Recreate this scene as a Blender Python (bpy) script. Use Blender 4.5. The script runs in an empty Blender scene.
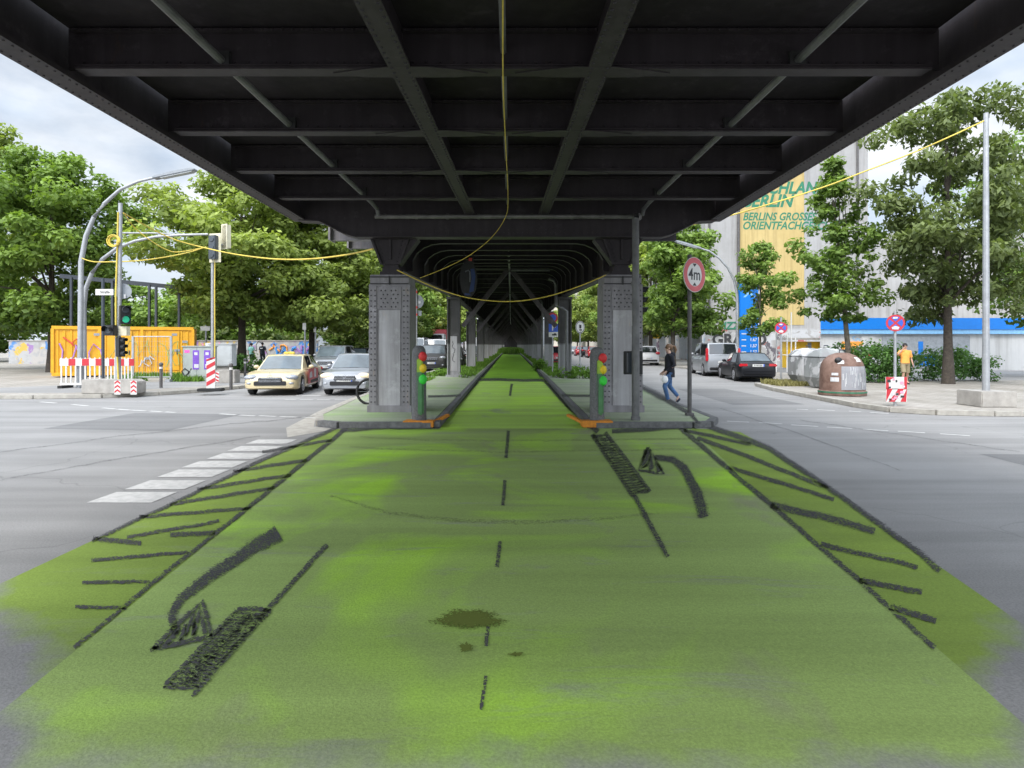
import bpy, bmesh, math, random
import numpy as np
from mathutils import Vector, Matrix
random.seed(7); RNG = np.random.default_rng(7)
C = bpy.context.scene.collection
F, CX, HY, CH = 616.0, 511.0, 345.0, 1.7          # focal (px), vanishing point, eye height (m)

def G(px, py, z=0.0):
    Y = (CH - z) * F / (py - HY)
    return Vector(((px - CX) / F * Y, Y, z))
def at(px, py, Y):
    return Vector(((px - CX) / F * Y, Y, CH + (HY - py) / F * Y))

# ------------------------------------------------------------------ materials
MATS = {}
def lin(r, g, b):
    f = lambda c: (c / 255 / 12.92) if c / 255 <= .04045 else ((c / 255 + .055) / 1.055) ** 2.4
    return (f(r), f(g), f(b))
def mat(name, col, rough=.6, metal=0.0, var=.15, scale=6.0, bump=0.0, bscale=40.0, spec=.5, col2=None, emit=0, coat=0, detail=6):
    if name in MATS: return MATS[name]
    m = bpy.data.materials.new(name); m.use_nodes = True
    nt = m.node_tree; b = nt.nodes['Principled BSDF']; N = nt.nodes.new; L = nt.links.new
    b.inputs['Roughness'].default_value = rough; b.inputs['Metallic'].default_value = metal
    b.inputs['Specular IOR Level'].default_value = spec
    if coat: b.inputs['Coat Weight'].default_value = coat; b.inputs['Coat Roughness'].default_value = .06
    tc = N('ShaderNodeTexCoord'); no = N('ShaderNodeTexNoise')
    no.inputs['Scale'].default_value = scale; no.inputs['Detail'].default_value = detail; no.inputs['Roughness'].default_value = .65
    L(tc.outputs['Object'], no.inputs['Vector'])
    rp = N('ShaderNodeValToRGB'); rp.color_ramp.elements[0].position = .32; rp.color_ramp.elements[1].position = .7
    c2 = col2 or tuple(min(1, c * (1 + var)) for c in col)
    c1 = tuple(c * (1 - var) for c in col) if col2 is None else col
    rp.color_ramp.elements[0].color = (*c1, 1); rp.color_ramp.elements[1].color = (*c2, 1)
    L(no.outputs['Fac'], rp.inputs['Fac']); L(rp.outputs['Color'], b.inputs['Base Color'])
    if bump:
        n2 = N('ShaderNodeTexNoise'); n2.inputs['Scale'].default_value = bscale; n2.inputs['Detail'].default_value = 4
        L(tc.outputs['Object'], n2.inputs['Vector'])
        bp = N('ShaderNodeBump'); bp.inputs['Strength'].default_value = bump; bp.inputs['Distance'].default_value = .02
        L(n2.outputs['Fac'], bp.inputs['Height']); L(bp.outputs['Normal'], b.inputs['Normal'])
    if emit:
        b.inputs['Emission Color'].default_value = (*col, 1); b.inputs['Emission Strength'].default_value = emit
    MATS[name] = m
    return m
def node_mat(name):
    m = bpy.data.materials.new(name); m.use_nodes = True; MATS[name] = m
    nt = m.node_tree
    return m, nt, nt.nodes['Principled BSDF'], nt.nodes.new, nt.links.new
def noise(N, L, vec, scale, detail=5, rough=.6, dist=0):
    n = N('ShaderNodeTexNoise'); n.inputs['Scale'].default_value = scale; n.inputs['Detail'].default_value = detail
    n.inputs['Roughness'].default_value = rough; n.inputs['Distortion'].default_value = dist
    L(vec, n.inputs['Vector']); return n.outputs['Fac']
def ramp(N, L, fac, stops):
    r = N('ShaderNodeValToRGB'); e = r.color_ramp.elements
    while len(e) < len(stops): e.new(.5)
    for i, (p, c) in enumerate(stops):
        e[i].position = p; e[i].color = (*c, 1) if len(c) == 3 else c
    L(fac, r.inputs['Fac']); return r.outputs['Color']
def mixc(N, L, fac, a, b, mode='MIX'):
    m = N('ShaderNodeMix'); m.data_type = 'RGBA'; m.blend_type = mode
    if isinstance(fac, (int, float)): m.inputs[0].default_value = fac
    else: L(fac, m.inputs[0])
    for k, v in ((6, a), (7, b)):
        if isinstance(v, tuple): m.inputs[k].default_value = (*v, 1)
        else: L(v, m.inputs[k])
    return m.outputs[2]
def mapping(N, L, vec, scale):
    m = N('ShaderNodeMapping'); m.inputs['Scale'].default_value = scale; L(vec, m.inputs['Vector']); return m.outputs[0]
def bumpn(N, L, b, h, s, d=.02):
    bp = N('ShaderNodeBump'); bp.inputs['Strength'].default_value = s; bp.inputs['Distance'].default_value = d
    L(h, bp.inputs['Height']); L(bp.outputs['Normal'], b.inputs['Normal'])

def asphalt(name, c1, c2, tint=None, fade=None, wear=.0):
    m, nt, b, N, L = node_mat(name)
    p = N('ShaderNodeNewGeometry').outputs['Position']
    big = noise(N, L, p, .35, 5)
    streak = noise(N, L, mapping(N, L, p, (.12, 1.6, 1)), 1.0, 6)
    fine = noise(N, L, p, 70, 3)
    base = ramp(N, L, big, [(.3, c1), (.7, c2)])
    base = mixc(N, L, .55, base, ramp(N, L, streak, [(.35, (.7, .7, .7)), (.62, (1.12, 1.12, 1.12))]), 'MULTIPLY')
    base = mixc(N, L, .8, base, ramp(N, L, fine, [(.25, (.72, .72, .72)), (.75, (1.25, 1.25, 1.25))]), 'MULTIPLY')
    if tint:
        lo, mid, hi = tint
        t1 = noise(N, L, p, .42, 4, .55, .8); t2 = noise(N, L, mapping(N, L, p, (1, .6, 1)), .9, 4)
        g = mixc(N, L, ramp(N, L, t1, [(.50, (0, 0, 0)), (.66, (1, 1, 1))]), mid, hi)
        g = mixc(N, L, ramp(N, L, t2, [(.30, (1, 1, 1)), (.40, (0, 0, 0))]), g, lo)
        g = mixc(N, L, .75, g, ramp(N, L, streak, [(.3, (.75, .75, .75)), (.65, (1.12, 1.12, 1.12))]), 'MULTIPLY')
        g = mixc(N, L, .7, g, ramp(N, L, fine, [(.2, (.66, .66, .66)), (.8, (1.3, 1.3, 1.3))]), 'MULTIPLY')
        grit = noise(N, L, p, 190, 2); g = mixc(N, L, .5, g, ramp(N, L, grit, [(.3, (.7, .7, .7)), (.62, (1, 1, 1)), (.75, (1.5, 1.5, 1.4))]), 'MULTIPLY')
        # scrapes where the paint has worn back to the asphalt
        sc_ = noise(N, L, mapping(N, L, p, (.5, 2.4, 1)), 1.1, 9, .72, .6)
        g = mixc(N, L, ramp(N, L, sc_, [(.56, (0, 0, 0)), (.72, (wear, wear, wear))]), g, base)
        if fade is not None:
            sp = N('ShaderNodeSeparateXYZ'); L(p, sp.inputs[0])
            a = N('ShaderNodeMath'); a.operation = 'MULTIPLY_ADD'; L(noise(N, L, p, 1.6, 6, .6), a.inputs[0]); a.inputs[1].default_value = .9
            ab = N('ShaderNodeMath'); ab.operation = 'ABSOLUTE'; L(sp.outputs['X'], ab.inputs[0]); sb = N('ShaderNodeMath'); sb.operation = 'SUBTRACT'; L(ab.outputs[0], sb.inputs[0]); sb.inputs[1].default_value = 1.9
            mx_ = N('ShaderNodeMath'); mx_.operation = 'MAXIMUM'; L(sb.outputs[0], mx_.inputs[0]); mx_.inputs[1].default_value = 0
            sy = N('ShaderNodeMath'); sy.operation = 'MULTIPLY_ADD'; L(mx_.outputs[0], sy.inputs[0]); sy.inputs[1].default_value = -.9; L(sp.outputs['Y'], sy.inputs[2]); L(sy.outputs[0], a.inputs[2])
            mr = N('ShaderNodeMapRange'); mr.inputs[1].default_value = fade + .32; mr.inputs[2].default_value = fade + .62; L(a.outputs[0], mr.inputs[0])
            g = mixc(N, L, mr.outputs[0], base, g)
        base = g
    if tint:
        L(base, b.inputs['Base Color']); b.inputs['Roughness'].default_value = .85; b.inputs['Specular IOR Level'].default_value = .25; bumpn(N, L, b, fine, .35, .01); return m
    # thin wandering cracks
    v = N('ShaderNodeTexVoronoi'); v.feature = 'DISTANCE_TO_EDGE'; v.inputs['Scale'].default_value = .22
    w = N('ShaderNodeVectorMath'); w.operation = 'ADD'; L(p, w.inputs[0])
    nn = N('ShaderNodeTexNoise'); nn.inputs['Scale'].default_value = 1.2; L(p, nn.inputs['Vector']); L(nn.outputs['Color'], w.inputs[1])
    L(w.outputs[0], v.inputs['Vector'])
    base = mixc(N, L, 1, base, ramp(N, L, v.outputs['Distance'], [(.0, (.80, .80, .80)), (.003, (1, 1, 1))]), 'MULTIPLY')
    L(base, b.inputs['Base Color']); b.inputs['Roughness'].default_value = .85
    b.inputs['Specular IOR Level'].default_value = .25
    bumpn(N, L, b, fine, .35, .01)
    return m
AC = ((.215, .21, .202), (.265, .259, .25))
asphalt('asphalt', *AC)
asphalt('green_road', *AC, ((.27, .31, .155), (.28, .385, .11), (.36, .62, .05)), fade=2.46, wear=.7)
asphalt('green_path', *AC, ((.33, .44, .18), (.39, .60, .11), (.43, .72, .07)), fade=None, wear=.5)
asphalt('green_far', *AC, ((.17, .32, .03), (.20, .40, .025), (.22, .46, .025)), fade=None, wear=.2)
asphalt('green_island', *AC, ((.33, .33, .30), (.31, .35, .24), (.27, .37, .17)), fade=None, wear=.8)
asphalt('olive_strip', *AC, ((.20, .27, .06), (.21, .30, .05), (.23, .33, .045)), fade=2.75, wear=.35)

def paving(name, c1, c2, scale):
    m, nt, b, N, L = node_mat(name)
    p = N('ShaderNodeNewGeometry').outputs['Position']
    br = N('ShaderNodeTexBrick'); br.inputs['Scale'].default_value = scale; br.inputs['Mortar Size'].default_value = .012
    br.inputs['Color1'].default_value = (*c1, 1); br.inputs['Color2'].default_value = (*c2, 1)
    br.inputs['Mortar'].default_value = (c1[0] * .55, c1[1] * .55, c1[2] * .5, 1)
    L(p, br.inputs['Vector'])
    d = noise(N, L, p, .6, 6)
    c = mixc(N, L, .9, br.outputs['Color'], ramp(N, L, d, [(.3, (.7, .68, .62)), (.7, (1.15, 1.13, 1.1))]), 'MULTIPLY')
    L(c, b.inputs['Base Color']); b.inputs['Roughness'].default_value = .9
    bumpn(N, L, b, noise(N, L, p, 45, 3), .3, .01); return m
paving('pavement', (.27, .25, .225), (.33, .31, .285), 1.6)
mat('concrete', (.33, .31, .28), .9, var=.22, scale=3, bump=.3)
mat('kerbstone', (.34, .32, .28), .9, var=.2, scale=5, bump=.3); mat('dark_kerb', (.12, .12, .118), .9, var=.35, scale=9, bump=.3)

def steel(name, c1, c2, rough=.55, z_split=None, low=None):
    m, nt, b, N, L = node_mat(name)
    p = N('ShaderNodeNewGeometry').outputs['Position']
    g = noise(N, L, p, 1.1, 6, .7); s = noise(N, L, mapping(N, L, p, (7, 7, .5)), 1, 5)
    c = ramp(N, L, g, [(.3, c1), (.7, c2)])
    if z_split:
        sp = N('ShaderNodeSeparateXYZ'); L(p, sp.inputs[0])
        ad = N('ShaderNodeMath'); ad.operation = 'MULTIPLY_ADD'; L(g, ad.inputs[0]); ad.inputs[1].default_value = .12; L(sp.outputs['Z'], ad.inputs[2])
        mr = N('ShaderNodeMapRange'); mr.inputs[1].default_value = z_split; mr.inputs[2].default_value = z_split + .12; L(ad.outputs[0], mr.inputs[0])
        c = mixc(N, L, mr.outputs[0], low, c)
    c = mixc(N, L, .8, c, ramp(N, L, s, [(.3, (.7, .69, .67)), (.7, (1.2, 1.2, 1.2))]), 'MULTIPLY')
    d_ = noise(N, L, p, 2.6, 9, .75); c = mixc(N, L, ramp(N, L, d_, [(.56, (0, 0, 0)), (.74, (.55, .55, .55))]), c, tuple(min(.6, q * 2.1 + .012) for q in c2))
    ru = noise(N, L, mapping(N, L, p, (3, 3, .9)), 1.7, 8, .7); c = mixc(N, L, ramp(N, L, ru, [(.62, (0, 0, 0)), (.74, (.5, .5, .5))]), c, (c2[0] * 1.3 + .012, c2[1] * .95 + .006, c2[2] * .6))
    L(c, b.inputs['Base Color']); b.inputs['Roughness'].default_value = rough; b.inputs['Specular IOR Level'].default_value = .3
    bumpn(N, L, b, noise(N, L, p, 18, 4), .15, .01); return m
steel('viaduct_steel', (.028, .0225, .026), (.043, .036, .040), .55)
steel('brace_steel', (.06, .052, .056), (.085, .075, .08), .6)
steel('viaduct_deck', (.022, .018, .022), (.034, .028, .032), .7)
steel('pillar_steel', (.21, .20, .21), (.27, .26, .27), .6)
steel('pillar_panel', (.36, .35, .36), (.44, .43, .44), .7)
steel('column_steel', (.055, .053, .052), (.09, .087, .085), .6, 1.75, (.30, .30, .305))
mat('viaduct_rivet', (.014, .012, .014), .6); mat('rivet_steel', (.085, .083, .085), .6); mat('pillar_dark', (.03, .03, .03), .7)
mat('drain_pipe', (.12, .12, .12), .5, var=.3, scale=4)
mat('gutter_zinc', (.16, .155, .15), .45, var=.4, scale=3, metal=.3)

mat('galvanised', (.36, .37, .38), .5, metal=.5, var=.15)
mat('dark_pole', (.09, .085, .082), .6, var=.25)
mat('steel_frame', (.04, .05, .065), .6)
mat('black_plastic', (.012, .012, .013), .45)
mat('rubber', (.018, .018, .018), .85, var=.25)
mat('white_paint', (.66, .66, .65), .5, var=.05)
mat('worn_white', (.43, .42, .40), .85, var=.2, scale=9, bump=.2)
mat('sign_red', (.46, .025, .035), .4, var=.06)
mat('sign_red_faded', (.52, .10, .11), .5, var=.1)
mat('sign_white', (.58, .57, .54), .45, var=.06)
mat('sign_blue', (.03, .09, .46), .4, var=.06)
mat('sign_grey', (.26, .28, .30), .55, var=.1)
mat('sign_black', (.02, .02, .022), .5)
mat('yellow_cable', (.60, .46, .07), .6, var=.2)
mat('tape_red', (.62, .07, .05), .5)
mat('cream_box', (.62, .58, .42), .5, var=.08)
mat('cable_dark', (.05, .05, .05), .6)
mat('lamp_green', (.03, .5, .28), .3, emit=.5)
mat('lens_dark', (.05, .06, .07), .2)
mat('bollard_green', (.065, .19, .07), .6, var=.2)
mat('bollard_grey', (.13, .13, .13), .8, var=.35, scale=30)
mat('lens_red', (.62, .03, .03), .6)
mat('lens_yellow', (.72, .52, .02), .6)
mat('lens_green', (.04, .60, .05), .6)
mat('lens_lime', (.30, .46, .03), .5)
mat('base_orange', (.55, .20, .015), .7, var=.25, scale=14)
mat('container_yellow', (.66, .33, .012), .5, var=.10, scale=2.2, bump=.05)
mat('cabinet_grey', (.33, .36, .33), .6, var=.12, scale=3)
mat('cabinet_pale', (.42, .44, .44), .6, var=.1, scale=3)
mat('poster_purple', (.17, .07, .42), .5, var=.25, scale=14)
mat('poster_pink', (.78, .12, .42), .5, var=.2, scale=14)
mat('sticker_white', (.55, .55, .55), .5, var=.2, scale=20)
mat('paint_black', (.03, .03, .03), .6)
mat('paint_purple', (.38, .2, .5), .6); mat('paint_green', (.2, .45, .2), .6); mat('paint_blue', (.05, .25, .6), .6)
mat('paint_pink', (.7, .3, .4), .6); mat('paint_orange', (.75, .3, .05), .6)
mat('timber', (.22, .14, .08), .8, var=.3)
mat('bark', (.055, .045, .035), .95, var=.35, scale=9, bump=.8, bscale=14)
mat('bark_pale', (.12, .105, .08), .95, var=.35, scale=9, bump=.8, bscale=14)
mat('glass_dark', (.012, .014, .016), .06, spec=.8, var=.05)
mat('glass_bright', (.085, .105, .115), .08, spec=.7, var=.3, scale=1.5)
mat('chrome', (.6, .6, .62), .18, metal=1)
mat('alloy', (.42, .42, .44), .35, metal=.8)
mat('headlamp', (.26, .275, .30), .12, spec=1)
mat('headlamp_lit', (.75, .60, .42), .2, emit=.55)
mat('tail_red', (.42, .012, .02), .15, spec=.8)
mat('plate_white', (.55, .55, .53), .5); mat('plate_blue', (.03, .1, .5), .5)
mat('skin', (.50, .30, .21), .55, var=.06); mat('skin_pale', (.56, .36, .27), .55, var=.06)
mat('hair_brown', (.16, .09, .045), .6, var=.3, scale=30); mat('hair_dark', (.02, .016, .014), .6, var=.3, scale=30)
mat('cloth_black', (.012, .013, .02), .85, var=.3, scale=10); mat('denim', (.06, .13, .27), .85, var=.35, scale=10)
mat('cloth_orange', (.78, .34, .07), .85, var=.12, scale=9); mat('cloth_khaki', (.24, .20, .12), .85, var=.15, scale=9)
mat('cloth_teal', (.28, .58, .52), .85, var=.12, scale=9); mat('cloth_white', (.78, .78, .76), .8)
mat('cloth_navy', (.02, .025, .04), .85, var=.2)
mat('bin_brown', (.085, .04, .025), .7, scale=3.2, col2=(.24, .15, .115)); mat('bin_green', (.03, .16, .09), .6, var=.25)
mat('station_blue', (.0, .16, .56), .4, var=.05); mat('station_pale', (.20, .42, .66), .4)
mat('locker_yellow', (.80, .48, .02), .5, var=.06)
mat('lobby_grey', (.25, .27, .29), .4, var=.2)
mat('dry_grass', (.28, .25, .10), .9, var=.3)

def stained(name, c1, c2, graffiti=None, vert=True):
    m, nt, b, N, L = node_mat(name)
    p = N('ShaderNodeNewGeometry').outputs['Position']
    g = noise(N, L, p, .35, 7, .7); s = noise(N, L, mapping(N, L, p, (2.2, 2.2, .12) if vert else (1, 1, 1)), 1, 6, .7)
    c = ramp(N, L, g, [(.3, c1), (.7, c2)])
    c = mixc(N, L, .8, c, ramp(N, L, s, [(.28, (.62, .6, .58)), (.5, (1, 1, 1)), (.75, (1.12, 1.12, 1.12))]), 'MULTIPLY')
    if graffiti:
        zmax, cols = graffiti
        v = N('ShaderNodeTexVoronoi'); v.inputs['Scale'].default_value = 1.0
        w = N('ShaderNodeVectorMath'); w.operation = 'ADD'; L(p, w.inputs[0])
        nn = N('ShaderNodeTexNoise'); nn.inputs['Scale'].default_value = 1.3; nn.inputs['Detail'].default_value = 5; L(p, nn.inputs['Vector'])
        sc = N('ShaderNodeVectorMath'); sc.operation = 'SCALE'; sc.inputs['Scale'].default_value = 2.2; L(nn.outputs['Color'], sc.inputs[0]); L(sc.outputs[0], w.inputs[1])
        L(w.outputs[0], v.inputs['Vector'])
        se = N('ShaderNodeSeparateColor'); L(v.outputs['Color'], se.inputs[0])
        gc = ramp(N, L, se.outputs[0], [(i / (len(cols) - 1), q) for i, q in enumerate(cols)])
        for e in nt.nodes:
            if e.type == 'VALTORGB' and len(e.color_ramp.elements) == len(cols): e.color_ramp.interpolation = 'CONSTANT'
        mk = ramp(N, L, noise(N, L, p, .9, 6, .6, 1.5), [(.47, (0, 0, 0)), (.52, (1, 1, 1))])
        sp = N('ShaderNodeSeparateXYZ'); L(p, sp.inputs[0])
        mr = N('ShaderNodeMapRange'); mr.inputs[1].default_value = zmax; mr.inputs[2].default_value = zmax - .3; L(sp.outputs['Z'], mr.inputs[0])
        mm = N('ShaderNodeMath'); mm.operation = 'MULTIPLY'; L(mk, mm.inputs[0]); L(mr.outputs[0], mm.inputs[1])
        c = mixc(N, L, mm.outputs[0], c, gc)
    L(c, b.inputs['Base Color']); b.inputs['Roughness'].default_value = .9
    bumpn(N, L, b, noise(N, L, p, 9, 5), .25, .02); return m
stained('firewall', (.275, .268, .255), (.36, .352, .34), (3.4, [(.4, .4, .4), (.1, .09, .1), (.45, .45, .44), (.35, .12, .1), (.42, .42, .42), (.15, .32, .22)]))
stained('mural_yellow', (.40, .295, .115), (.50, .385, .165))
stained('graffiti_wall', (.33, .33, .33), (.4, .4, .4), (2.6, [(.4, .4, .4), (.08, .22, .5), (.42, .4, .38), (.55, .38, .08), (.45, .45, .45), (.3, .18, .38), (.4, .4, .42)]))
stained('facade_cream', (.5, .46, .38), (.6, .56, .48)); stained('facade_white', (.52, .52, .52), (.62, .62, .61), (2.6, [(.5, .5, .5), (.2, .15, .2), (.55, .55, .55), (.3, .4, .5), (.5, .5, .5)]))
stained('station_wall', (.42, .42, .42), (.5, .5, .49))
stained('bin_grey', (.18, .19, .19), (.28, .29, .28), (3, [(.42, .42, .42), (.2, .2, .2), (.45, .45, .45), (.12, .18, .15)]))
stained('bin_scrawl', (.17, .17, .18), (.40, .40, .42), None)
mat('letter_green', (.03, .17, .095), .8, var=.25, scale=4)

def charcoal(name, col, cover=.52):
    m, nt, b, N, L = node_mat(name)
    p = N('ShaderNodeNewGeometry').outputs['Position']; uv = N('ShaderNodeTexCoord').outputs['UV']
    gr = noise(N, L, p, 62, 2, .7); md = noise(N, L, p, 9, 4, .7)
    sp = N('ShaderNodeSeparateXYZ'); L(uv, sp.inputs[0])
    e = N('ShaderNodeMath'); e.operation = 'SUBTRACT'; L(sp.outputs['Y'], e.inputs[0]); e.inputs[1].default_value = .5
    e2 = N('ShaderNodeMath'); e2.operation = 'ABSOLUTE'; L(e.outputs[0], e2.inputs[0])
    mr = N('ShaderNodeMapRange'); mr.inputs[1].default_value = .5; mr.inputs[2].default_value = .2; mr.inputs[3].default_value = -.22; mr.inputs[4].default_value = .13; L(e2.outputs[0], mr.inputs[0])
    a1 = N('ShaderNodeMath'); a1.operation = 'ADD'; L(gr, a1.inputs[0]); L(mr.outputs[0], a1.inputs[1])
    a2 = N('ShaderNodeMath'); a2.operation = 'MULTIPLY_ADD'; L(md, a2.inputs[0]); a2.inputs[1].default_value = .20; L(a1.outputs[0], a2.inputs[2])
    r = N('ShaderNodeMapRange'); r.inputs[1].default_value = 1.17 - cover - .03; r.inputs[2].default_value = 1.17 - cover + .05; L(a2.outputs[0], r.inputs[0])
    L(r.outputs[0], b.inputs['Alpha'])
    b.inputs['Base Color'].default_value = (*col, 1); b.inputs['Roughness'].default_value = .95; b.inputs['Specular IOR Level'].default_value = .1
    return m
charcoal('charcoal', (.075, .075, .073), .50); charcoal('charcoal_solid', (.075, .075, .073), .515)
charcoal('faded_paint', (.62, .61, .58), .66)

def paint(name, col, metal=.0):
    return mat('paint_' + name, col, .3, metal=metal, var=.05, scale=1.5, coat=.5)
def leaf_mat(name, c1, c2):
    m, nt, b, N, L = node_mat(name)
    a = N('ShaderNodeAttribute'); a.attribute_name = 'tone'
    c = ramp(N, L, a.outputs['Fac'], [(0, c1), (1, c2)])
    L(c, b.inputs['Base Color']); b.inputs['Roughness'].default_value = .55; b.inputs['Specular IOR Level'].default_value = .3
    tr = N('ShaderNodeBsdfTranslucent'); L(mixc(N, L, 1, c, (1.25, 1.35, .6), 'MULTIPLY'), tr.inputs['Color'])
    mx = N('ShaderNodeMixShader'); mx.inputs[0].default_value = .35
    L(b.outputs[0], mx.inputs[1]); L(tr.outputs[0], mx.inputs[2]); L(mx.outputs[0], nt.nodes['Material Output'].inputs['Surface'])
    return m
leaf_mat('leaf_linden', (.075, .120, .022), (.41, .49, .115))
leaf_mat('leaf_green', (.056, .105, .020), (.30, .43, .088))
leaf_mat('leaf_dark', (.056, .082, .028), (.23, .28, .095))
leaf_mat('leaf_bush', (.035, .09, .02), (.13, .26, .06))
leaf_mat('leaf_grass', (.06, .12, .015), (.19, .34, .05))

# ------------------------------------------------------------------ mesh builder
class MB:
    def __init__(s): s.v = []; s.f = []; s.uv = None
    def add(s, vs, fs):
        o = len(s.v); s.v += [tuple(v) for v in vs]; s.f += [tuple(i + o for i in f) for f in fs]; return s
    def box(s, c, d, rz=0, rx=0, ry=0):
        R = Matrix.Rotation(rz, 3, 'Z') @ Matrix.Rotation(ry, 3, 'Y') @ Matrix.Rotation(rx, 3, 'X'); c = Vector(c)
        vs = [c + R @ Vector((x * d[0] / 2, y * d[1] / 2, z * d[2] / 2)) for z in (-1, 1) for y in (-1, 1) for x in (-1, 1)]
        return s.add(vs, [(0, 2, 3, 1), (4, 5, 7, 6), (0, 1, 5, 4), (2, 6, 7, 3), (0, 4, 6, 2), (1, 3, 7, 5)])
    def bar(s, p0, p1, w, h, up=(0, 0, 1)):
        p0, p1 = Vector(p0), Vector(p1); d = (p1 - p0).normalized(); u = Vector(up)
        x = d.cross(u).normalized() * w / 2; y = x.normalized().cross(d).normalized() * h / 2
        vs = [p + a * x + b * y for p in (p0, p1) for b in (-1, 1) for a in (-1, 1)]
        return s.add(vs, [(0, 1, 3, 2), (4, 6, 7, 5), (0, 4, 5, 1), (2, 3, 7, 6), (0, 2, 6, 4), (1, 5, 7, 3)])
    def tube(s, pts, r, n=8, cap=True):
        pts = [Vector(p) for p in pts]; rs = r if isinstance(r, (list, tuple)) else [r] * len(pts); rings = []
        ref = Vector((0.31, 0.2, 1)).normalized()
        for i, p in enumerate(pts):
            d = (pts[min(i + 1, len(pts) - 1)] - pts[max(i - 1, 0)]).normalized()
            rf = ref if abs(d.dot(ref)) < .95 else Vector((1, 0.1, 0))
            a = d.cross(rf).normalized(); b = d.cross(a)
            rings.append([p + rs[i] * (math.cos(t) * a + math.sin(t) * b) for t in [2 * math.pi * k / n for k in range(n)]])
        vs = [v for rg in rings for v in rg]; fs = []
        for i in range(len(pts) - 1):
            for k in range(n): fs.append((i * n + k, i * n + (k + 1) % n, (i + 1) * n + (k + 1) % n, (i + 1) * n + k))
        if cap: fs += [tuple(range(n))[::-1], tuple((len(pts) - 1) * n + k for k in range(n))]
        return s.add(vs, fs)
    def lathe(s, prof, c=(0, 0, 0), n=24, M=None):
        c = Vector(c); vs = []; fs = []
        for r, z in prof:
            for k in range(n):
                t = 2 * math.pi * k / n; q = Vector((r * math.cos(t), r * math.sin(t), z)); vs.append(c + (M @ q if M else q))
        for i in range(len(prof) - 1):
            for k in range(n): fs.append((i * n + k, i * n + (k + 1) % n, (i + 1) * n + (k + 1) % n, (i + 1) * n + k))
        fs += [tuple(range(n))[::-1], tuple((len(prof) - 1) * n + k for k in range(n))]
        return s.add(vs, fs)
    def prism(s, poly, ext, M):            # 2-D polygon (u,v), extruded along w from ext[0] to ext[1]; M maps (u,v,w)
        n = len(poly); vs = [M(u, v, ext[0]) for u, v in poly] + [M(u, v, ext[1]) for u, v in poly]
        fs = [tuple(range(n))[::-1], tuple(range(n, 2 * n))] + [(i, (i + 1) % n, n + (i + 1) % n, n + i) for i in range(n)]
        return s.add(vs, fs)
    def ball(s, c, r, n=10, m=7, top=1.0):
        c = Vector(c); r = r if isinstance(r, tuple) else (r, r, r); vs = []; fs = []
        for i in range(m + 1):
            t = math.pi * i / m
            for k in range(n):
                a = 2 * math.pi * k / n; vs.append(c + Vector((r[0] * math.sin(t) * math.cos(a), r[1] * math.sin(t) * math.sin(a), r[2] * math.cos(t))))
        for i in range(m):
            for k in range(n): fs.append((i * n + k, (i + 1) * n + k, (i + 1) * n + (k + 1) % n, i * n + (k + 1) % n))
        return s.add(vs, fs)
    def rivet(s, c, nrm, r=.016, h=.010):
        c = Vector(c); nrm = Vector(nrm).normalized(); a = nrm.orthogonal().normalized(); b = nrm.cross(a); vs = []
        for rr, hh in ((r, 0), (r * .6, h)):
            vs += [c + nrm * hh + rr * (math.cos(t) * a + math.sin(t) * b) for t in [k * math.pi / 3 for k in range(6)]]
        return s.add(vs, [(k, (k + 1) % 6, 6 + (k + 1) % 6, 6 + k) for k in range(6)] + [tuple(range(6, 12))])
    def build(s, name, m, parent=None, smooth=0, world=False, bevel=0, kind=None):
        me = bpy.data.meshes.new(name); vs = s.v
        if world and parent is not None:
            q = parent
            off = Vector((0, 0, 0))
            while q is not None: off += q.location; q = q.parent
            vs = [tuple(Vector(v) - off) for v in vs]
        me.from_pydata(vs, [], s.f); me.validate()
        bm = bmesh.new(); bm.from_mesh(me)
        bmesh.ops.remove_doubles(bm, verts=bm.verts, dist=1e-5)
        bmesh.ops.recalc_face_normals(bm, faces=bm.faces)
        if bevel:
            es = [e for e in bm.edges if len(e.link_faces) == 2 and e.calc_face_angle(0) > .6]
            bmesh.ops.bevel(bm, geom=es, offset=bevel, segments=2, affect='EDGES', clamp_overlap=True)
        bm.to_mesh(me); bm.free()
        if smooth:
            for p in me.polygons: p.use_smooth = True
            me.set_sharp_from_angle(angle=math.radians(smooth))
        me.materials.append(MATS[m] if isinstance(m, str) else m)
        o = bpy.data.objects.new(name, me); C.objects.link(o)
        if parent: o.parent = parent
        if kind: o['kind'] = kind
        return o
def tag(o, label=None, cat=None, group=None, kind=None):
    if label: o['label'] = label
    if cat: o['category'] = cat
    if group: o['group'] = group
    if kind: o['kind'] = kind
    return o
def thing(name, label, cat, loc=(0, 0, 0), rz=0, group=None):
    o = bpy.data.objects.new(name, None); C.objects.link(o); o.location = loc; o.rotation_euler.z = rz
    o.empty_display_size = .3
    return tag(o, label, cat, group)
def copy_tree(o, parent=None):
    c = o.copy(); C.objects.link(c)
    if parent: c.parent = parent
    for ch in list(o.children): copy_tree(ch, c)
    return c
def text_mesh(name, s, m, parent, size, loc, rot, shear=0, bold=0, depth=.004, align='CENTER', sx=1):
    cu = bpy.data.curves.new('t', 'FONT'); cu.body = s; cu.size = size; cu.shear = shear; cu.offset = bold; cu.extrude = depth
    cu.align_x = align; cu.align_y = 'CENTER'; cu.resolution_u = 3
    o = bpy.data.objects.new('t', cu); C.objects.link(o); bpy.context.view_layer.update()
    me = bpy.data.meshes.new_from_object(o.evaluated_get(bpy.context.evaluated_depsgraph_get()))
    bpy.data.objects.remove(o); me.materials.clear(); me.materials.append(MATS[m])
    q = bpy.data.objects.new(name, me); C.objects.link(q); q.parent = parent; q.location = loc; q.rotation_euler = rot; q.scale = (sx, 1, 1)
    return q

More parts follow.
